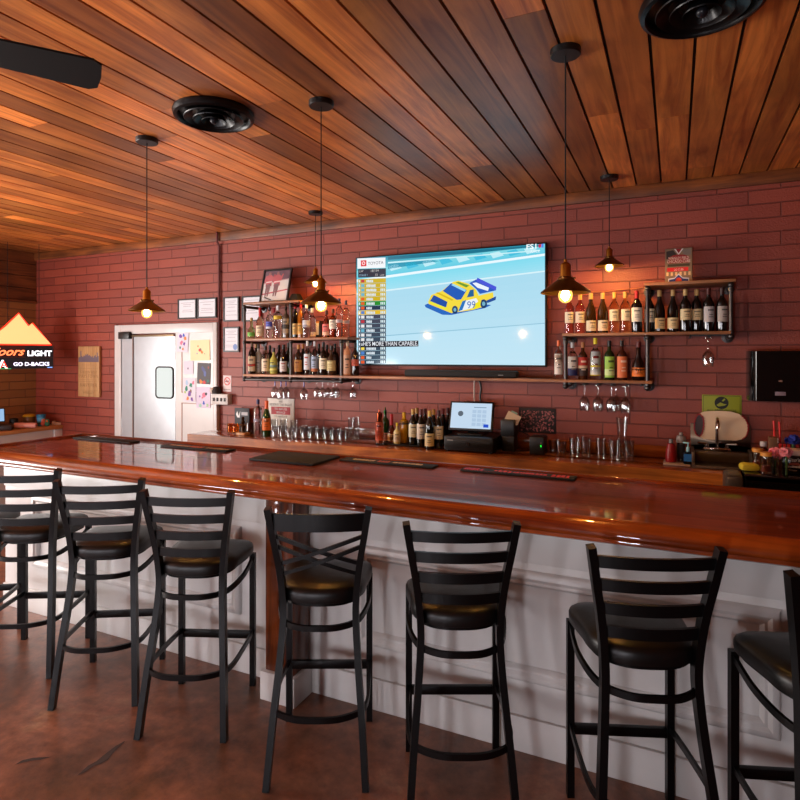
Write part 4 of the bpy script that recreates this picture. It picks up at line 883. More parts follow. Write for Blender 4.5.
# racks and hanging stemware
def rack(u0, u1, z, label):
    x0, x1 = px(u0, 4.6), px(u1, 4.6); m = MB(); n = max(2, int((x1-x0)/.09)+1)
    for i in range(n):
        x = x0+(x1-x0)*i/(n-1); m.box(x-.008, x+.008, 4.47, 4.72, z-.02, z-.012, 'satin', (.06, .05, .05)); m.box(x-.003, x+.003, 4.5, 4.52, z-.014, z, 'satin', (.06, .05, .05))
        m.box(x-.003, x+.003, 4.68, 4.7, z-.014, z, 'satin', (.06, .05, .05))
    m.box(x0, x1, 4.50, 4.515, z-.005, z, 'satin', (.06, .05, .05)); m.box(x0, x1, 4.68, 4.695, z-.005, z, 'satin', (.06, .05, .05))
    m.thing('stemware_rack', label, 'glass rack')
rack(258, 290, ZB, 'black wire glass rack under the left half of the left shelf'); rack(302, 352, ZB, 'black wire glass rack under the right half of the left shelf')
rack(572, 642, ZB, 'black wire glass rack under the right shelf'); rack(690, 728, ZM+.003, 'black wire glass rack under the wine bottles at the far right')
for i, (u, Y_) in enumerate(((275, 4.65), (281, 4.56), (286, 4.66), (304, 4.6))):
    o = drink('wine', 'blue_stem_glass', u, Y_, ZB-.022, 'hanging wine glass with a blue stem, %s from the left of four' % ORD[i], 'blue stemmed glasses hanging from the left rack')
    m = MB(); m.lathe([(0, 0), (.0065, -.004), (.005, -.076), (0, -.078)], 'gloss', (.08, .12, .5), 10); m.build('stem', o, 'cobalt blue stem')
for i, (u, Y_) in enumerate(((317, 4.6), (322.5, 4.54), (328, 4.6), (333.5, 4.54), (336.5, 4.66), (353, 4.6))):
    drink('small', 'wine_glass', u, Y_, ZB-.022, 'clear stemmed glass under the left shelf, %s from the left of six' % ORD[i], 'clear glasses hanging from the left rack')
for u, Y_, lb in ((584.5, 4.58, 'first'), (598, 4.58, 'second'), (611.5, 4.56, 'third'), (625.5, 4.54, 'fourth')):
    drink('wine', 'wine_glass', u, Y_, ZB-.022, 'clear wine glass hanging under the right shelf, %s from the left' % lb, None)
drink('wine', 'wine_glass', 616, 4.68, ZB-.022, 'clear wine glass hanging behind the third and fourth under right shelf', None)
drink('wine', 'wine_glass', 708, 4.58, ZM-.019, 'single wine glass hanging alone below the wine bottles at right', None)

# ------------------------------------------------------------------ things on top of the shelves
# leaning hockey picture
Yp = 4.58; x0, x1 = px(263, Yp), px(291, Yp); hgt = .33; W_ = x1-x0
e = empty('framed_picture', 'black framed hockey photograph leaning on top of the left shelf', 'picture', ((x0+x1)/2-.01, 4.54, ZT+.021))
T_ = Matrix.Rotation(radians(-14), 4, 'X')
m = MB(); m.at(T_)
for a, b, c, d in ((-W_/2, -W_/2+.014, 0, hgt), (W_/2-.014, W_/2, 0, hgt), (-W_/2+.014, W_/2-.014, 0, .014), (-W_/2+.014, W_/2-.014, hgt-.014, hgt)): m.box(a, b, -.012, .008, c, d, 'satin', (.05, .03, .03))
m.build('frame', e)
m = MB(); m.at(T_); m.box(-W_/2+.014, W_/2-.014, -.002, .004, .014, hgt-.014, 'gloss', (.78, .76, .75))
pq = lambda pts, c, y=-.003: m.flat([((a-.5)*(W_-.028), .014+(1-b)*(hgt-.028)) for a, b in pts], y, 'gloss', c)
pq([(0, 0), (1, 0), (1, .28), (.55, .33), (0, .4)], (.35, .2, .26)); pq([(0, .4), (.55, .33), (1, .28), (1, .31), (.55, .36), (0, .44)], (.7, .55, .55), -.0032)
pq([(0, .75), (1, .62), (1, .66), (0, .8)], (.65, .25, .32), -.0034)
for cx3 in (.2, .52):
    pq([(cx3-.17, .3), (cx3-.13, .17), (cx3-.03, .14), (cx3+.07, .13), (cx3+.15, .2), (cx3+.2, .1), (cx3+.23, .13), (cx3+.17, .32), (cx3+.12, .34), (cx3+.13, .5), (cx3-.11, .52), (cx3-.1, .36), (cx3-.15, .42)], (.68, .27, .3), -.0038)
    pq([(cx3-.04, .14), (cx3-.04, .07), (cx3+.01, .04), (cx3+.06, .07), (cx3+.06, .14)], (.55, .3, .3), -.0042)
    pq([(cx3-.1, .36), (cx3+.12, .34), (cx3+.12, .38), (cx3-.1, .4)], (.85, .75, .75), -.0042)
    pq([(cx3-.09, .45), (cx3+.1, .42), (cx3+.08, .62), (cx3+.04, .85), (cx3, .85), (cx3-.02, .6), (cx3-.04, .85), (cx3-.09, .85)], (.42, .25, .27), -.004)
pq([(.12, .85), (.4, .95), (.38, .98), (.1, .9)], (.1, .1, .1), -.004)
m.build('photograph', e)
MB().lathe([(0, 0), (.07, 0), (.07, .03), (.045, .075), (0, .08)], 'matte', (.05, .03, .03), 6).thing('dark_box', 'small dark lump beside the framed hockey photograph on the shelf top', 'box', (px(294.5, 4.6), 4.62, ZT+.021), .3)
# stadium poster box on right shelf
Yq = 4.56; x0, x1 = px(665, Yq), px(692.5, Yq); W_ = x1-x0; H_ = pz(679, 248, Yq)-(ZT+.026)
m = MB(); m.box(-W_/2, W_/2, 0, .07, 0, H_, 'satin', (.42, .34, .27), .003)
e = m.thing('sports_box', 'small printed stadium picture box standing on the right shelf top', 'box', ((x0+x1)/2, Yq, ZT+.026))
m = MB(); pb = lambda pts, c, y=-.001: m.flat([((a-.5)*W_, (1-b)*H_) for a, b in pts], y, 'print', c)
pb([(0.02, .02), (.98, .02), (.98, .98), (.02, .98)], (.5, .4, .3))
pb([(.05, .08), (.3, .05), (.45, .2), (.2, .3), (.05, .3)], (.2, .15, .12), -.0012); pb([(.6, .05), (.95, .03), (.95, .2), (.7, .22)], (.45, .4, .36), -.0012)
pb([(.33, .02), (.68, .02), (.5, .2)], (.85, .82, .8), -.0014); pb([(.39, .02), (.62, .02), (.5, .15)], (.55, .05, .08), -.0016)
pb([(.12, .26), (.3, .2), (.5, .18), (.72, .2), (.88, .26), (.88, .43), (.12, .43)], (.55, .1, .1), -.0014); pb([(.1, .45), (.9, .45), (.9, .52), (.1, .52)], (.25, .2, .1), -.0014); pb([(.08, .55), (.85, .55), (.85, .66), (.08, .66)], (.8, .1, .1), -.0014)
for k in range(6): pb([(.05+k*.16, .68), (.13+k*.16, .68), (.13+k*.16, .78), (.05+k*.16, .78)], (.85, .7, .5), -.0014)
pb([(.12, .99), (.12, .86), (.35, .84), (.5, .72), (.65, .84), (.88, .86), (.88, .99)], (.82, .82, .85), -.0016); pb([(.15, .99), (.15, .89), (.35, .87), (.5, .76), (.65, .87), (.85, .89), (.85, .99)], (.12, .2, .5), -.0018)
ring(0, .02, -.002, 0, .02, (.8, .25, .15), m, 12)
for t, b, s_ in (('WRIGLEY FIELD', .32, .026), ('CHICAGO CUBS', .415, .028), ('GO CUBS', .64, .02)): m.text(t, 0, (1-b)*H_, s_, -.002, 'print', (.9, .8, .75), align='CENTER', sx=.72)
m.build('printed_front', e)
# flat poster & signs behind counter
def sign_plate(u0, v0, u1, v1, Y, base, name, label, cat='sign', th=.006, mat='print'):
    x0, x1 = px(u0, Y), px(u1, Y); uc = (u0+u1)/2; z1, z0 = pz(uc, v0, Y), pz(uc, v1, Y); W_, H_ = x1-x0, z1-z0
    m = MB(); m.box(-W_/2, W_/2, -th, 0, 0, H_, mat, base, .001)
    return m.thing(name, label, cat, ((x0+x1)/2, Y, z0)), W_, H_, th
e, W_, H_, th = sign_plate(268, 398.5, 294.5, 430.5, WALL-.002, (.84, .82, .78), 'notice_sign', 'white notice sign with a red block reserving the right to refuse service')
m = MB(); m.flat([(-W_*.36, H_*.50), (W_*.36, H_*.50), (W_*.36, H_*.74), (-W_*.36, H_*.74)], -th-.0008, 'print', (.62, .15, .18))
for t, z, s_, c in (('WE', .87, .03, DK), ('RESERVE THE RIGHT', .77, .034, (.2, .2, .24)), ('TO REFUSE', .64, .03, WHITE), ('SERVICE', .53, .03, WHITE), ('TO ANYONE', .41, .026, (.25, .2, .2))):
    vs, _ = textmesh(t, 'CENTER', 0, 0); wd = 2*max(v[0] for v in vs)*s_; m.text(t, 0, z*H_, s_, -th-.0014, 'print', c, align='CENTER', sx=min(1, W_*.84/wd))
m.build('lettering', e)
e, W_, H_, th = sign_plate(235, 408, 249.5, 424, 4.7, (.2, .21, .23), 'counter_sign', 'small dark grey counter sign with white mark, left end of the back counter')
m = MB(); m.flat([(-W_*.4, H_*.6), (-W_*.3, H_*.8), (-W_*.22, H_*.5), (-W_*.1, H_*.82), (-W_*.15, H_*.4), (-W_*.3, H_*.4)], -th-.001, 'print', (.9, .9, .9)); m.flat([(-W_*.02, H_*.55), (W_*.4, H_*.55), (W_*.4, H_*.75), (-W_*.02, H_*.75)], -th-.001, 'print', (.7, .7, .72)); m.build('printed_mark', e)
# its stand foot reaches the counter
zf = e.location.z-CT
MB().box(-.05, .05, -.03, .03, -zf+.001, .001, 'satin', (.25, .16, .1)).build('base', e)
# amber glass jars & grinder
for u, lb in ((230.5, 'amber glass jar, leftmost on the back counter'), (236, 'amber glass jar beside the leftmost one, left of the grinder')):
    m = MB(); m.lathe([(0, 0), (.03, 0), (.033, .01), (.034, .085), (.031, .085), (.03, .012), (0, .01)], 'glass', (.9, .6, .3), 16); m.thing('amber_jar', lb, 'jar', (px(u, 4.5), 4.5, CT+.001))
m = MB(); m.cyl(.04, 0, .1, 'dark_glass', (.25, .09, .04), 16, r2=.036); m.thing('brown_cup', 'brown round cup between the grinder and the frosted vodka bottle', 'cup', (px(250, 4.52), 4.52, CT+.001))
m = MB(); m.box(-.05, .05, -.04, .04, 0, .02, 'pale_wood', (1.1, 1.1, 1.1, 1), .003)
e = m.thing('cocktail_tools', 'dark metal bar tool set upright on a small pale wooden block', 'bar tools', (px(243, 4.42), 4.42, CT+.001))
m = MB(); m.lathe([(0, .02), (.018, .02), (.014, .06), (.02, .075), (.012, .1), (.02, .115), (.012, .135), (.017, .15), (.01, .165), (0, .17)], 'metal', (.25, .18, .13), 14); m.tube([(-.035, 0, .09), (.035, 0, .09)], .008, 'metal', (.4, .3, .22), 8); m.tube([(-.032, 0, .02), (-.032, 0, .1)], .006, 'chrome', (.8, .8, .8), 8); m.tube([(.032, 0, .02), (.032, 0, .1)], .006, 'chrome', (.8, .8, .8), 8); m.build('tools', e)

# ------------------------------------------------------------------ register
e = empty('cash_drawer', 'black cash drawer on the back counter below the register screen', 'cash drawer', (px(468, 4.33), 4.33, CT+.001))
m = MB(); m.box(-.195, .195, 0, .38, .01, .118, 'satin', (.03, .03, .035), .004); m.box(-.18, .18, -.004, 0, .03, .1, 'satin', (.045, .045, .05), .002)
for a in (-.17, .17):
    for b in (.03, .35): m.cyl(.012, 0, .011, 'satin', (.05, .05, .05), 10, (a, b, 0))
m.build('drawer_body', e); m = MB(); m.at(Matrix.Translation((.0, -.004, .065)) @ Matrix.Rotation(pi/2, 4, 'X')); m.cyl(.012, 0, .006, 'chrome', (.7, .7, .7), 12); m.build('lock', e, 'round chrome lock')
m = MB(); m.box(-.17, -.12, -.0055, -.004, .085, .092, 'print', (.6, .6, .6)); m.build('name_plate', e)
e = empty('register_screen', 'tilted touch screen register with a glowing white keypad page', 'point of sale screen', (px(470, 4.45), 4.47, CT+.12), radians(4))
T_ = Matrix.Translation((0, -.03, .035)) @ Matrix.Rotation(radians(-18), 4, 'X')
m = MB(); m.at(T_); m.box(-.178, .178, 0, .028, 0, .235, 'satin', (.025, .025, .03), .006); m.build('screen_case', e)
m = MB(); m.at(T_); m.flat([(-.163, .018), (.163, .018), (.163, .222), (-.163, .222)], -.0012, 'screen', (.76, .85, .93)); ring(0, .022, -.0018, -.085, .135, (.35, .4, .45), m, 14, 'screen')
for i in range(3):
    for j in range(4): m.flat([(.01+i*.04, .04+j*.034), (.042+i*.04, .04+j*.034), (.042+i*.04, .066+j*.034), (.01+i*.04, .066+j*.034)], -.0018, 'screen', (.68, .78, .88))
m.flat([(.105, .03), (.145, .03), (.145, .055), (.105, .055)], -.0024, 'screen', (.1, .3, .8)); m.flat([(.02, .185), (.12, .185), (.12, .192), (.02, .192)], -.0018, 'screen', (.5, .6, .7)); m.build('screen', e)
m = MB(); m.box(-.1, .1, -.05, .13, 0, .012, 'satin', (.03, .03, .03), .003); m.tube([(0, .08, .01), (0, .05, .12), (0, .045, .15)], 0, 'satin', (.03, .03, .03), rect=(.08, .03), up=(0, 1, 0)); m.build('stand', e)
m = MB(); m.box(-.06, .05, -.07, .07, 0, .13, 'satin', (.04, .04, .045), .01)
e = m.thing('receipt_printer', 'black receipt printer right of the register screen with paper notes', 'printer', (px(468, 4.33)+.27, 4.56, CT+.12))
m = MB(); m.at(Matrix.Translation((.02, -.03, .135)) @ Matrix.Rotation(radians(24), 4, 'Y') @ Matrix.Rotation(radians(-20), 4, 'X')); m.box(-.05, .06, 0, .002, -.03, .045, 'print', (.78, .68, .55)); m.box(-.03, .02, .003, .006, -.01, .06, 'print', (.5, .6, .5)); m.build('paper_note', e)
m = MB(); m.box(-.05, .05, -.05, .06, 0, .01, 'satin', (.04, .04, .04)); m.box(-.05, -.035, -.04, .06, 0, .0, 'satin', (.04, .04, .04)); 
# base stand under printer so it rests on the counter
MB().box(-.05, .045, -.06, .06, -.119, .001, 'satin', (.035, .035, .04), .003).build('base', e)
m = MB(); m.box(-.055, .055, -.05, .09, 0, .135, 'satin', (.035, .035, .038), .008)
e = m.thing('label_printer', 'small black box with a green light on the back counter', 'printer', (px(538, 4.5), 4.5, CT+.001))
MB().box(.028, .036, -.052, -.05, .06, .075, 'neon', (.1, .9, .2)).build('status_light', e, 'green status light'); MB().box(.028, .036, -.052, -.05, .085, .095, 'print', (.5, .4, .35)).build('button', e)
# dark pink speckled picture
e, W_, H_, th = sign_plate(519, 408, 556, 433, WALL-.002, (.12, .05, .05), 'speckled_picture', 'dark picture speckled all over with pink faces or petals, right of register', 'picture')
m = MB(); rr = random.Random(4)
for i in range(240):
    a, b = rr.uniform(-.44, .44)*W_, rr.uniform(.08, .9)*H_; q = rr.uniform(.004, .008); c = rr.uniform(.35, .75)
    m.flat([(a+q*cos(t*pi/3), b+q*sin(t*pi/3)) for t in range(6)], -th-.0006-i*.00001, 'print', (c, c*.55, c*.55))
m.build('printed_specks', e)
# power strip and cables on the wall
x0, x1 = px(465, 4.73), px(487.5, 4.73)
m = MB(); m.box(x0, x1, 4.70, WALL-.001, pz(476, 406.5, 4.73), pz(476, 401.5, 4.73), 'satin', (.05, .045, .045), .004); m.thing('power_strip', 'black power strip on the brick above the register screen', 'power strip')
MB().tube([(px(474.5, 4.72), 4.72, ZB-.002), (px(474.3, 4.72), 4.715, pz(474, 393, 4.72)), (px(474.7, 4.72), 4.715, pz(474, 401.3, 4.72))], .006, 'satin', (.75, .66, .6), 8, up=(0, 1, 0)).thing('white_cable', 'pale cable dropping from the shelf to the power strip', 'cable')
MB().tube(smooth_path([(px(479, 4.72), 4.72, ZB-.002), (px(481.5, 4.72), 4.705, pz(481, 388, 4.72)), (px(480.5, 4.72), 4.71, pz(481, 396, 4.72)), (px(481, 4.72), 4.71, pz(481, 401.3, 4.72))]), .008, 'satin', (.04, .04, .04), 8, up=(0, 1, 0)).thing('black_cable', 'thick black cable dropping from the shelf to the power strip', 'cable')
for i, (u0, v0, u1, v1, lb) in enumerate(((502, 440, 529, 436, 'thin black cable looping low between the printers'), (505, 436, 532, 428, 'thin black cable arching in front of the speckled picture'), (508, 444, 530, 446, 'black cable lying on the counter between the printers'))):
    a = (px(u0, 4.62), 4.64, pz(u0, v0, 4.62)); b = (px(u1, 4.6), 4.62, pz(u1, v1, 4.6)); mid = ((a[0]+b[0])/2, 4.62, max(a[2], b[2])+.035-(.05 if i == 2 else 0))
    if i == 2: a = (a[0], a[1], CT+.006); b = (b[0], b[1], CT+.006); mid = (mid[0], 4.55, CT+.006)
    MB().tube(smooth_path([a, mid, b], 8), .004, 'satin', (.03, .03, .03), 6).thing('cable', lb, 'cable')

# ------------------------------------------------------------------ hand sink corner
sx0, sx1 = px(691, 4.6), px(753, 4.6)
m = MB(); ss = (.42, .37, .33)
m.box(sx0, sx1, WALL-.03, WALL-.002, CT+.0, 1.26, 'steel', ss, .003); m.box(sx0-.0, sx0+.02, 4.42, WALL-.03, CT, 1.10, 'steel', ss, .003); m.box(sx1-.02, sx1, 4.42, WALL-.03, CT, 1.10, 'steel', ss, .003)
m.box(sx0+.02, sx1-.02, 4.37, 4.40, CT+.001, CT+.02, 'steel', ss, .004); m.box(sx0+.02, sx1-.02, 4.64, WALL-.03, CT+.001, CT+.08, 'steel', ss, .004); m.box(sx0+.02, sx1-.02, 4.40, 4.64, CT+.001, CT+.006, 'steel', (.3, .28, .26))
m.box(sx0, sx0+.02, 4.37, 4.42, CT+.001, CT+.03, 'steel', ss); m.box(sx1-.02, sx1, 4.37, 4.42, CT+.001, CT+.03, 'steel', ss)
e = m.thing('hand_sink', 'stainless steel hand sink with tall splash back on the back counter', 'sink')
fx = px(717, 4.66)
m = MB(); m.box(fx-.085, fx+.085, 4.645, 4.7, CT+.08, CT+.105, 'chrome', (.75, .72, .68), .008); m.build('faucet_base', e)
m = MB(); zt_ = pz(717, 419, 4.6); m.tube(smooth_path([(fx, 4.67, CT+.1), (fx, 4.67, zt_-.1), (fx, 4.665, zt_-.03), (fx, 4.62, zt_), (fx, 4.565, zt_-.025), (fx, 4.555, zt_-.06)], 5), .011, 'chrome', (.8, .78, .75), 10, up=(1, 0, 0)); m.build('spout', e, 'tall chrome gooseneck spout')
for s_ in (-1, 1): m = MB(); m.cyl(.014, CT+.1, CT+.13, 'chrome', (.75, .72, .7), 12, (fx+s_*.06, 4.67, 0)); m.tube([(fx+s_*.06, 4.67, CT+.128), (fx+s_*.12, 4.64, CT+.135)], .008, 'chrome', (.7, .68, .65), 8); m.build('tap_handle', e)
# cream baseball shaped board hung on the splash
Yb = 4.717
def W2(u, v, Y=Yb): return (px(u, Y), pz(u, v, Y))
pts = [(699, 413.5), (704, 411.5), (712, 410.8), (722, 410.8), (731, 411.6), (739, 414), (744.5, 418.5), (747, 424), (747.3, 430), (745.5, 435.5), (741.5, 439), (736, 440.5), (725, 440), (712, 439.5), (704, 438.5), (699.5, 436.5), (702, 433), (703.5, 428), (703.8, 422), (703, 417)]
m = MB(); m.prism([W2(*p) for p in pts], Yb-.014, Yb, 'satin', (.86, .74, .60), 'y')
e = m.thing('baseball_board', 'cream rounded board with red stitched ends, behind the chrome spout', 'board')
m = MB(); lf = [W2(*p) for p in [(699, 413.5), (696, 417), (694.3, 423), (694.2, 429), (696, 434), (699.5, 436.5), (702, 433), (703.5, 428), (703.8, 422), (703, 417)]]
m.prism(lf[:], Yb-.006, Yb, 'satin', (.22, .13, .11), 'y')
m.build('cutout_panel', e, 'dark left end panel')
for path in (lf[:6]+lf[6:]+[lf[0]], [W2(*p) for p in [(741.5, 415.5), (745.5, 419), (748, 424.5), (748, 430.5), (746, 436), (742, 439)]]):
    m = MB()
    m.tube([(a, Yb-.016, b) for a, b in path], .004, 'satin', (.55, .06, .08), 6, up=(0, 1, 0))
    for (a, b), (c, d) in zip(path, path[1:]):
        for t in (.25, .75): q = (a+(c-a)*t, b+(d-b)*t); m.tube([(q[0]-.008, Yb-.017, q[1]-.003), (q[0]+.008, Yb-.017, q[1]+.003)], .002, 'satin', (.6, .06, .08), 5, up=(0, 1, 0))
    m.build('red_stitching', e)
# green wash hands sign
e, W_, H_, th = sign_plate(702, 395, 741.5, 418, WALL-.002, (.55, .58, .12), 'wash_hands_sign', 'green wall sign with a black round washing hands symbol', th=.004)
m = MB()
for a, b, c, d in ((-W_*.47, W_*.47, H_*.95, H_*.97), (-W_*.47, -W_*.46, 0.03*H_, H_*.97), (W_*.46, W_*.47, .03*H_, H_*.97)): m.flat([(a, c), (b, c), (b, d), (a, d)], -th-.0005, 'print', (.2, .2, .05))
ring(0, H_*.27, -th-.0006, 0, H_*.66, (.05, .06, .03), m, 24)
m.flat([(-H_*.2, H_*.56), (-H_*.05, H_*.68), (H_*.08, H_*.62), (H_*.2, H_*.6), (H_*.1, H_*.54), (-H_*.12, H_*.5)], -th-.0012, 'print', (.55, .58, .12)); m.flat([(-H_*.0, H_*.74), (H_*.1, H_*.86), (H_*.15, H_*.8), (H_*.06, H_*.72)], -th-.0012, 'print', (.55, .58, .12))
m.text('ALL EMPLOYEES', 0, H_*.27, .026, -th-.0012, 'print', (.08, .08, .03), align='CENTER'); m.text('MUST WASH HANDS', 0, H_*.1, .026, -th-.0012, 'print', (.08, .08, .03), align='CENTER', sx=.85); m.build('printed_symbol', e)
# paper towel dispenser
x0 = px(749, 4.55); x1 = x0+.42; z0, z1 = pz(760, 401, 4.55), pz(760, 351, 4.55)
m = MB(); sh_ = [(x0, WALL-.001), (x0, 4.58), (x0+.015, 4.55), (x0+.04, 4.53), (x1-.04, 4.53), (x1-.015, 4.55), (x1, 4.58), (x1, WALL-.001)]
m.prism(sh_, z0, z1, 'gloss', (.02, .02, .022), 'z', True); e = m.thing('towel_dispenser', 'glossy black paper towel dispenser on the brick at the right edge', 'dispenser')
MB().box(x0+.145, x0+.205, 4.526, 4.5305, z0+.04, z0+.065, 'print', (.5, .42, .45), .003).build('badge', e); MB().box(x0+.165, x0+.185, 4.527, 4.5305, z0+.13, z0+.14, 'print', (.5, .36, .3)).build('marking', e)

# toiletries left of the sink
m = MB(); m.lathe([(0, 0), (.034, 0), (.036, .01), (.034, .07), (.022, .125), (0, .13)], 'satin', (.58, .07, .1), 18)
e = m.thing('red_bottle', 'red squeeze bottle with grey cap beside the sink', 'bottle', (px(671, 4.5), 4.5, CT+.012)); MB().cyl(.013, .13, .155, 'satin', (.5, .5, .5), 12).build('cap', e)
m = MB(); m.cyl(.026, 0, .175, 'chrome', (.55, .55, .56), 18)
e = m.thing('spray_can', 'tall steel grey can between the red and blue bottles', 'can', (px(681, 4.55), 4.55, CT+.012)); MB().lathe([(.03, .13), (.031, .15), (.026, .176), (.012, .18), (.012, .2), (0, .2)], 'satin', (.55, .52, .5), 16).build('cap', e); MB().lathe([(.0266, .03), (.0266, .12)], 'print', (.12, .12, .15), 16).build('can_label', e)
m = MB(); m.box(-.03, .03, -.018, .018, 0, .085, 'glass', (.3, .65, .9), .008)
e = m.thing('soap_bottle', 'blue hand soap pump bottle left of the steel sink', 'bottle', (px(688, 4.45), 4.45, CT+.012)); MB().box(-.026, .026, -.0195, -.018, .02, .07, 'print', (.15, .45, .75)).build('bottle_label', e)
m = MB(); m.cyl(.011, .085, .115, 'satin', (.6, .85, .9), 12); m.cyl(.004, .115, .14, 'satin', (.6, .85, .9), 8); m.box(-.03, .008, -.006, .006, .138, .148, 'satin', (.6, .85, .9), .003); m.build('pump', e)
m = MB(); x0, x1 = px(665, 4.5), px(691, 4.5)
MB().box(x0-.01, x1-.005, 4.4, 4.6, 0, .01, 'matte', (.68, .6, .58), .004).thing('folded_towel', 'folded pale cloth under the red and blue bottles', 'cloth', (0, 0, CT+.001))

# ------------------------------------------------------------------ garnish station at the right
gx0, gx1 = px(743, 4.1), 1.1
m = MB(); m.box(gx0, gx1, 4.0, 4.234, .84, 1.045, 'gloss', (.02, .02, .022), .008); m.box(gx0, gx1, 4.0, 4.36, 1.01, 1.05, 'gloss', (.02, .02, .022), .006)
for a in (gx0+.25, gx1-.3): m.box(a, a+.04, 4.1, 4.14, 0.0, .85, 'satin', (.1, .1, .1))
m.thing('garnish_station', 'glossy black drink station at the right end of the counter', 'bar station')
tx = px(724, 4.1); m = MB(); m.box(tx, gx0-.005, 3.99, 4.234, .90, 1.035, 'steel', (.38, .36, .36), .02); m.box(tx+.02, gx0-.02, 4.02, 4.2, 1.035, 1.04, 'steel', (.5, .48, .46), .002)
for a in (tx+.015, gx0-.04): m.box(a, a+.02, 4.05, 4.07, 0, .91, 'steel', (.3, .3, .3))
m.thing('steel_tray', 'grey steel ledge with rounded corner left of the black station', 'tray')
GZ = 1.052
def G(u, Y): return px(u, Y)
m = MB(); m.box(-.05, .05, -.04, .04, 0, .045, 'matte', (.85, .8, .25), .018); m.thing('yellow_sponge', 'yellow cloth sponge on the black station', 'sponge', (G(749, 4.13), 4.13, GZ), .2)
for u, Y_, lb in ((766, 4.09, 'front spice jar with golden lid, half full of red brown spice'), (757.5, 4.24, 'rear spice jar with golden lid, behind the front spice jar')):
    m = MB(); m.lathe([(0, 0), (.034, 0), (.036, .012), (.026, .05), (.031, .08), (.028, .1), (.026, .1), (.024, .05), (.032, .012), (0, .008)], 'glass', (.95, .93, .9), 18)
    e = m.thing('spice_jar', lb, 'jar', (G(u, Y_), Y_, GZ)); MB().lathe([(0, .01), (.03, .01), (.031, .016), (.024, .045), (0, .047)], 'matte', (.5, .18, .1), 16).build('spice', e); MB().cyl(.03, .1, .122, 'satin', (.85, .58, .22), 18).build('lid', e, 'golden lid')
m = MB(); m.lathe([(0, 0), (.04, 0), (.043, .02), (.043, .1), (.03, .14), (.017, .155), (.017, .165), (0, .165)], 'glass', (.9, .85, .82), 18); e = m.thing('plastic_bottle', 'clear bottle with white cap behind the spice jars', 'bottle', (G(764, 4.4), 4.42, CT+.001)); MB().cyl(.02, .165, .195, 'satin', (.75, .72, .72), 14).build('cap', e)
def flower(u, Y, z, r, col, label, n=26):
    e = empty('flower_pen', label, 'artificial flower', (px(u, Y), Y, GZ)); zc = z-GZ
    MB().tube([(0, 0, 0), (0, 0, zc)], .006, 'satin', (.25, .4, .2), 8).build('stem', e)
    m = MB(); rr = random.Random(int(u))
    for i in range(n):
        a = rr.uniform(0, 6.28); el = rr.uniform(-.3, 1.2); R_ = r*rr.uniform(.35, .8); c = Vector((R_*cos(a)*cos(el), R_*sin(a)*cos(el), R_*sin(el)*.7)); nrm = c.normalized(); t1 = nrm.orthogonal().normalized(); t2 = nrm.cross(t1); q = r*.45; f = rr.uniform(.85, 1.15)
        ring1 = [c+t1*q*cos(k*pi/4)+t2*q*sin(k*pi/4)+nrm*q*.35*abs(sin(k*pi/2)) for k in range(8)]
        vs = [c-nrm*q*.2]+ring1; vs = [(v.x, v.y, v.z+zc) for v in vs]
        m.add(vs, [(0, k+1, (k+1) % 8+1) for k in range(8)], 'matte', tuple(min(1, x*f) for x in col), True)
    m.sphere(r*.5, 'matte', tuple(x*.8 for x in col), (0, 0, zc), 10); m.build('petals', e)
flower(776, 4.16, pz(776, 454, 4.16), .05, (.9, .5, .55), 'larger pink artificial flower on the black station, left')
flower(786.5, 4.075, pz(786, 453, 4.075), .043, (.88, .52, .56), 'smaller pink artificial flower touching the larger pink one')
flower(793, 4.245, pz(792, 441, 4.22), .045, (.1, .16, .5), 'dark blue artificial flower above the black vodka caddy')
m = MB(); m.cyl(.018, 0, .11, 'glass', (.75, .8, .78), 14); m.thing('glass_tube', 'slim clear glass holder under the pink flowers', 'glass', (px(775.5, 4.03), 4.035, GZ))
x0 = px(782.5, 4.12); m = MB(); m.box(0, .22, 0, .11, 0, .105, 'gloss', (.02, .018, .018), .004)
e = m.thing('bar_caddy', 'black napkin caddy with white vodka lettering at the right edge', 'caddy', (x0, 4.12, GZ))
m = MB(); m.text("Tito's", .018, .072, .03, -.001, 'print', (.8, .72, .65), shear=.3); m.text('Handmade', .01, .036, .022, -.001, 'print', (.85, .75, .7), shear=.3, sx=.85, thick=.01); m.text('VODKA', .03, .017, .012, -.001, 'print', (.7, .6, .55)); m.flat([(.03, .05), (.085, .05), (.09, .06), (.075, .068), (.035, .066)], -.0008, 'print', (.45, .16, .05)); m.build('lettering', e)
m = MB(); m.box(.005, .215, .006, .104, .1055, .14, 'matte', (.85, .72, .65), .006); m.thing('napkin_stack', 'stack of pale napkins sticking out of the black caddy', 'napkins', (x0, 4.12, GZ))
m = MB(); m.box(-.022, .022, -.03, .03, 0, .19, 'matte', (.42, .28, .18), .002)
e = m.thing('straw_box', 'upright brown carton with white side behind the pink flowers', 'box', (px(773, 4.3), 4.31, GZ-.001)); MB().box(.022, .024, -.029, .029, .005, .185, 'print', (.86, .8, .76)).build('side_panel', e)
for i, (u, lb) in enumerate(((774, 'leftmost red straw sticking up beside the brown carton'), (779.5, 'second red straw sticking up beside the brown carton'))):
    z0 = GZ; MB().tube([(px(u, 4.34)+.012, 4.35, GZ), (px(u, 4.34), 4.35, pz(u, 421+i, 4.34))], .006, 'satin', (.8, .12, .1), 8, up=(0, 1, 0)).thing('red_straw', lb, 'straw')
x0 = px(778, 4.26)
m = MB(); m.box(0, .25, 0, .07, 0, .155, 'satin', (.3, .06, .05), .003)
for k in range(11): m.box(.004+k*.022, .018+k*.022, -.004, 0, .09, .155, 'satin', (.75, .12, .1) if k % 4 != 3 else (.25, .25, .3))
m.thing('straw_caddy', 'red straw holder behind the black vodka caddy', 'caddy', (x0, 4.26, GZ))
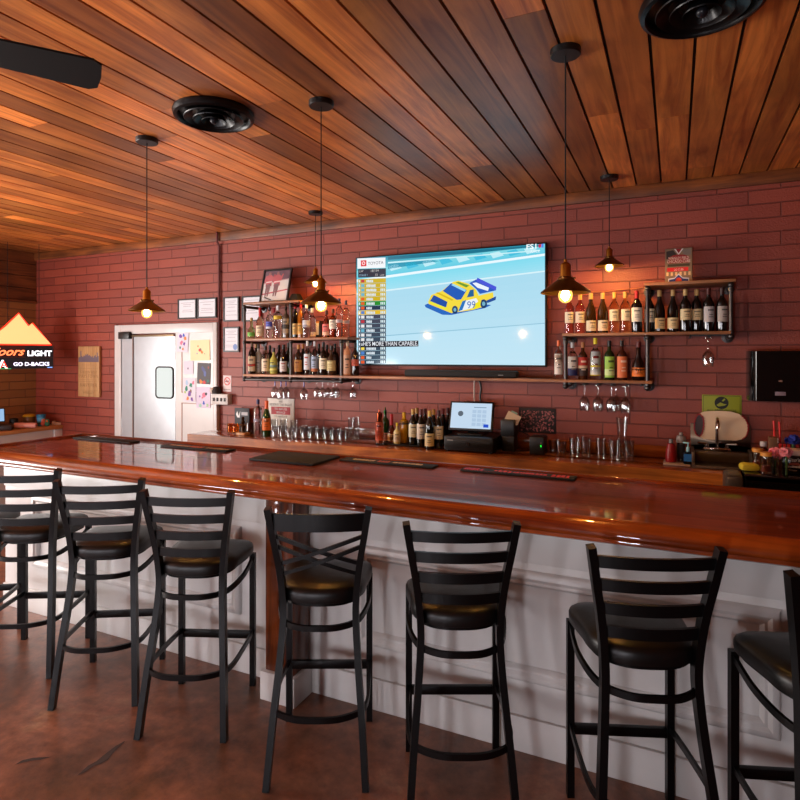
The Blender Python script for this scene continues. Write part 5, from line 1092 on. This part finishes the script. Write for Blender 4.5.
MB().lathe([(0, 0), (.012, 0), (.012, .1), (0, .1)], 'satin', (.8, .8, .82), 12).thing('white_bottle', 'narrow white cylinder at the right edge above the red straws', 'bottle', (px(799, 4.4), 4.40, GZ+.0))

# ------------------------------------------------------------------ left counter clutter
LZ = .906
def PX_(u, X): a = (u-400)/FOC; return X*(CY+a*SY)/(-SY+a*CY)      # y on the plane x = X
m = MB(); m.box(-.09, .09, -.09, .09, 0, .06, 'satin', (.18, .14, .14), .004)
e = m.thing('card_terminal', 'dark receipt device at the left edge on the white counter', 'printer', (-6.86, PX_(3, -6.86), LZ), .9)
m = MB(); m.box(-.1, .1, -.08, .08, 0, .015, 'satin', (.03, .03, .03), .003); e = m.thing('tablet_screen', 'tilted tablet screen at the left edge above the dark receipt device', 'tablet', (-6.88, PX_(-12, -6.88), LZ+.0605), radians(62))
m = MB(); m.at(Matrix.Translation((.03, 0, .035)) @ Matrix.Rotation(radians(-30), 4, 'X')); m.box(-.13, .13, 0, .012, 0, .17, 'satin', (.03, .03, .03), .004); m.flat([(-.12, .01), (.12, .01), (.12, .16), (-.12, .16)], -.001, 'screen', (.6, .75, .9)); m.build('screen', e)
yy = PX_(15.5, -6.95)
m = MB(); m.lathe([(0, 0), (.05, 0), (.055, .05), (.045, .06), (.045, .1), (.03, .11), (0, .112)], 'satin', (.04, .04, .04), 16); m.thing('black_cup', 'black lidded container against the tan brick on the white counter', 'container', (-6.98, yy, LZ))
m = MB(); m.at(Matrix.Translation((0, 0, .039)) @ Matrix.Rotation(radians(92), 4, 'Y') @ Matrix.Rotation(radians(0), 4, 'X')); m.lathe([(.012, 0), (.03, 0), (.03, .22), (.012, .22)], 'satin', (.85, .58, .52), 18); m.lathe([(.012, 0), (.012, .22)], 'matte', (.1, .06, .05), 14)
m.thing('paper_roll', 'pink paper roll lying on the white counter', 'paper roll', (-6.86, PX_(14.5, -6.86)-.0, LZ), radians(40))
yy = PX_(29, -7.0)
m = MB(); m.lathe([(0, 0), (.062, 0), (.066, .1), (.064, .11), (0, .11)], 'satin', (.4, .27, .13), 20); e = m.thing('yellow_lid_tub', 'brown tub with yellow lid beside the blue paper cup', 'container', (-7.0, yy, LZ)); MB().lathe([(.067, .108), (.07, .112), (.07, .122), (.05, .135), (.03, .14), (0, .14)], 'satin', (.8, .66, .15), 20).build('lid', e, 'yellow lid')
yy = PX_(41, -6.86)
m = MB(); m.lathe([(0, 0), (.034, 0), (.05, .13), (.052, .13), (.052, .134), (.048, .134), (.033, .004), (0, .004)], 'satin', (.2, .5, .66), 22); e = m.thing('paper_cup', 'blue paper cup on the white counter in the corner', 'cup', (-6.86, yy, LZ))
m = MB(); m.lathe([(.0385, .018), (.0405, .035)], 'print', (.1, .12, .2), 20); m.lathe([(.0425, .05), (.0475, .1)], 'print', (.35, .65, .8), 16, a0=-1.8, a1=.2); m.build('cup_print', e)
m = MB(); m.sphere(.03, 'satin', (.85, .45, .4), (0, 0, .03), 12); m.sphere(.022, 'satin', (.85, .5, .42), (0, 0, .065), 12); m.lathe([(0, 0), (.012, 0), (.008, .02), (0, .02)], 'satin', (.8, .35, .1), 8, (.02, -.01, .06)); m.thing('pink_rubber_duck', 'pink rubber duck on the white counter by the blue cup', 'toy', (-6.8, PX_(43.5, -6.8), LZ))
m = MB(); m.sphere(.028, 'satin', (.2, .55, .45), (0, 0, .028), 12); m.sphere(.022, 'satin', (.25, .6, .5), (0, 0, .062), 12); m.lathe([(0, 0), (.012, 0), (.008, .02), (0, .02)], 'satin', (.85, .4, .1), 8, (.016, -.016, .055)); m.thing('green_rubber_duck', 'green rubber duck beside the pink duck on the white counter', 'toy', (-6.74, PX_(47.3, -6.74), LZ))
m = MB(); m.box(-.06, .06, -.035, .035, 0, .03, 'matte', (.8, .7, .62), .012); m.box(-.055, -.02, -.03, .03, .02, .045, 'matte', (.8, .7, .62), .01); m.thing('crumpled_cloth', 'crumpled pale cloth at the corner end of the white counter', 'cloth', (-6.79, PX_(57.5, -6.79), LZ), radians(40))

# ------------------------------------------------------------------ neon beer sign
SXY = (-6.66, 4.15); srz = radians(58)
scx = 15; Zs = 6.56; pm = Zs/FOC                     # metres per unit of the traced sign at its own distance
S = lambda u, v: ((u-14.5)*pm*.9, (345-v)*pm)
e = empty('neon_beer_sign', 'glowing mountain shaped beer sign hanging in the left corner', 'neon sign', (SXY[0], SXY[1], EYE+(355-345)*pm), srz)
RB = (.02, .015, .03)
m = MB(); mt = [(-14, 344.5), (6, 326), (18.5, 313), (28, 325.5), (31.5, 322.5), (50, 344.5)]
m.prism([S(*p) for p in mt], .0, .03, 'neon', (.95, .62, .40), 'y'); m.build('mountain_panel', e, 'glowing orange mountain panel')
m = MB(); m.tube([(S(*p)[0], -.004, S(*p)[1]) for p in mt], .0075, 'neon', (1, .18, .10), 8, closed=True, up=(0, 1, 0)); m.build('neon_tube', e, 'red neon outline')
m = MB(); m.box(S(-22, 0)[0], S(24.5, 0)[0], 0, .03, S(0, 357.5)[1], S(0, 345.8)[1], 'satin', (.22, .02, .02)); m.box(S(24.5, 0)[0], S(52, 0)[0], 0, .03, S(0, 357.5)[1], S(0, 345.8)[1], 'satin', (.05, .06, .12)); m.box(S(-22, 0)[0], S(52, 0)[0], 0, .03, S(0, 368.8)[1], S(0, 357.7)[1], 'satin', (.06, .06, .12)); m.build('backing_board', e)
m = MB(); a, b = S(-10.5, 355.3); vs, _ = textmesh('Coors', 'LEFT', .45, .02); wd = max(v[0] for v in vs); m.text('Coors', a, b, .125, -.002, 'neon', (1, .5, .3), sx=(35*pm*.9)/(wd*.125), shear=.45, thick=.02)
a, b = S(26.5, 355.8); vs, _ = textmesh('LIGHT', 'LEFT', 0, .035); wd = max(v[0] for v in vs); m.text('LIGHT', a, b, .082, -.002, 'neon', (.95, .97, 1), sx=(24*pm*.9)/(wd*.082), thick=.035)
a, b = S(13.5, 365.8); vs, _ = textmesh('GO D-BACKS', 'LEFT', 0, .03); wd = max(v[0] for v in vs); m.text('GO D-BACKS', a, b, .055, -.002, 'neon', (.9, .9, 1), sx=(34.5*pm*.9)/(wd*.055), thick=.03)
a, b = S(-.5, 368.2); m.text('A', a, b, .125, -.001, 'neon', (.95, .93, .9), thick=.05, sx=1.0); a, b = S(1.5, 367.6); m.text('A', a, b, .105, -.003, 'neon', (.8, .2, .15), thick=.01, sx=.95)
a, b = S(46, 368.2); c, d = S(51, 367.2); m.flat([(a, b), (c, b), (c, d), (a, d)], -.002, 'neon', (.4, .55, .8)); a, b = S(-3, 369); c, d = S(11.5, 368.3); m.flat([(a, b), (c, b), (c, d), (a, d)], -.002, 'neon', (.1, .5, .3))
m.build('lettering', e)
for u in (8, 38): a, b = S(u, 335); MB().tube([(a, .034, b), (a, .034, CEIL-e.location.z-.001)], .003, 'matte', (.05, .04, .04), 5, up=(0, 1, 0)).build('hanging_wire', e)
# dark gouge in the concrete
def fl(u, v): a = (u-400)/FOC; t = EYE*FOC/(v-355); return ((-SY+a*CY)*t, (CY+a*SY)*t, .0012)
fo = bpy.data.objects['floor']
for pts in ([(77, 776), (88, 766), (97, 761), (104, 755), (116, 746), (125, 741), (124, 743), (115, 751), (108, 760), (101, 764), (94, 766), (86, 772)], [(15, 765), (22, 760.5), (33, 758), (52, 757), (40, 760), (31, 761), (22, 763)]):
    m = MB(); m.add([fl(*p) for p in pts], [list(range(len(pts)))], 'matte', (.24, .18, .16)); m.build('floor_scrape', fo, 'dark scraped patch in the concrete')
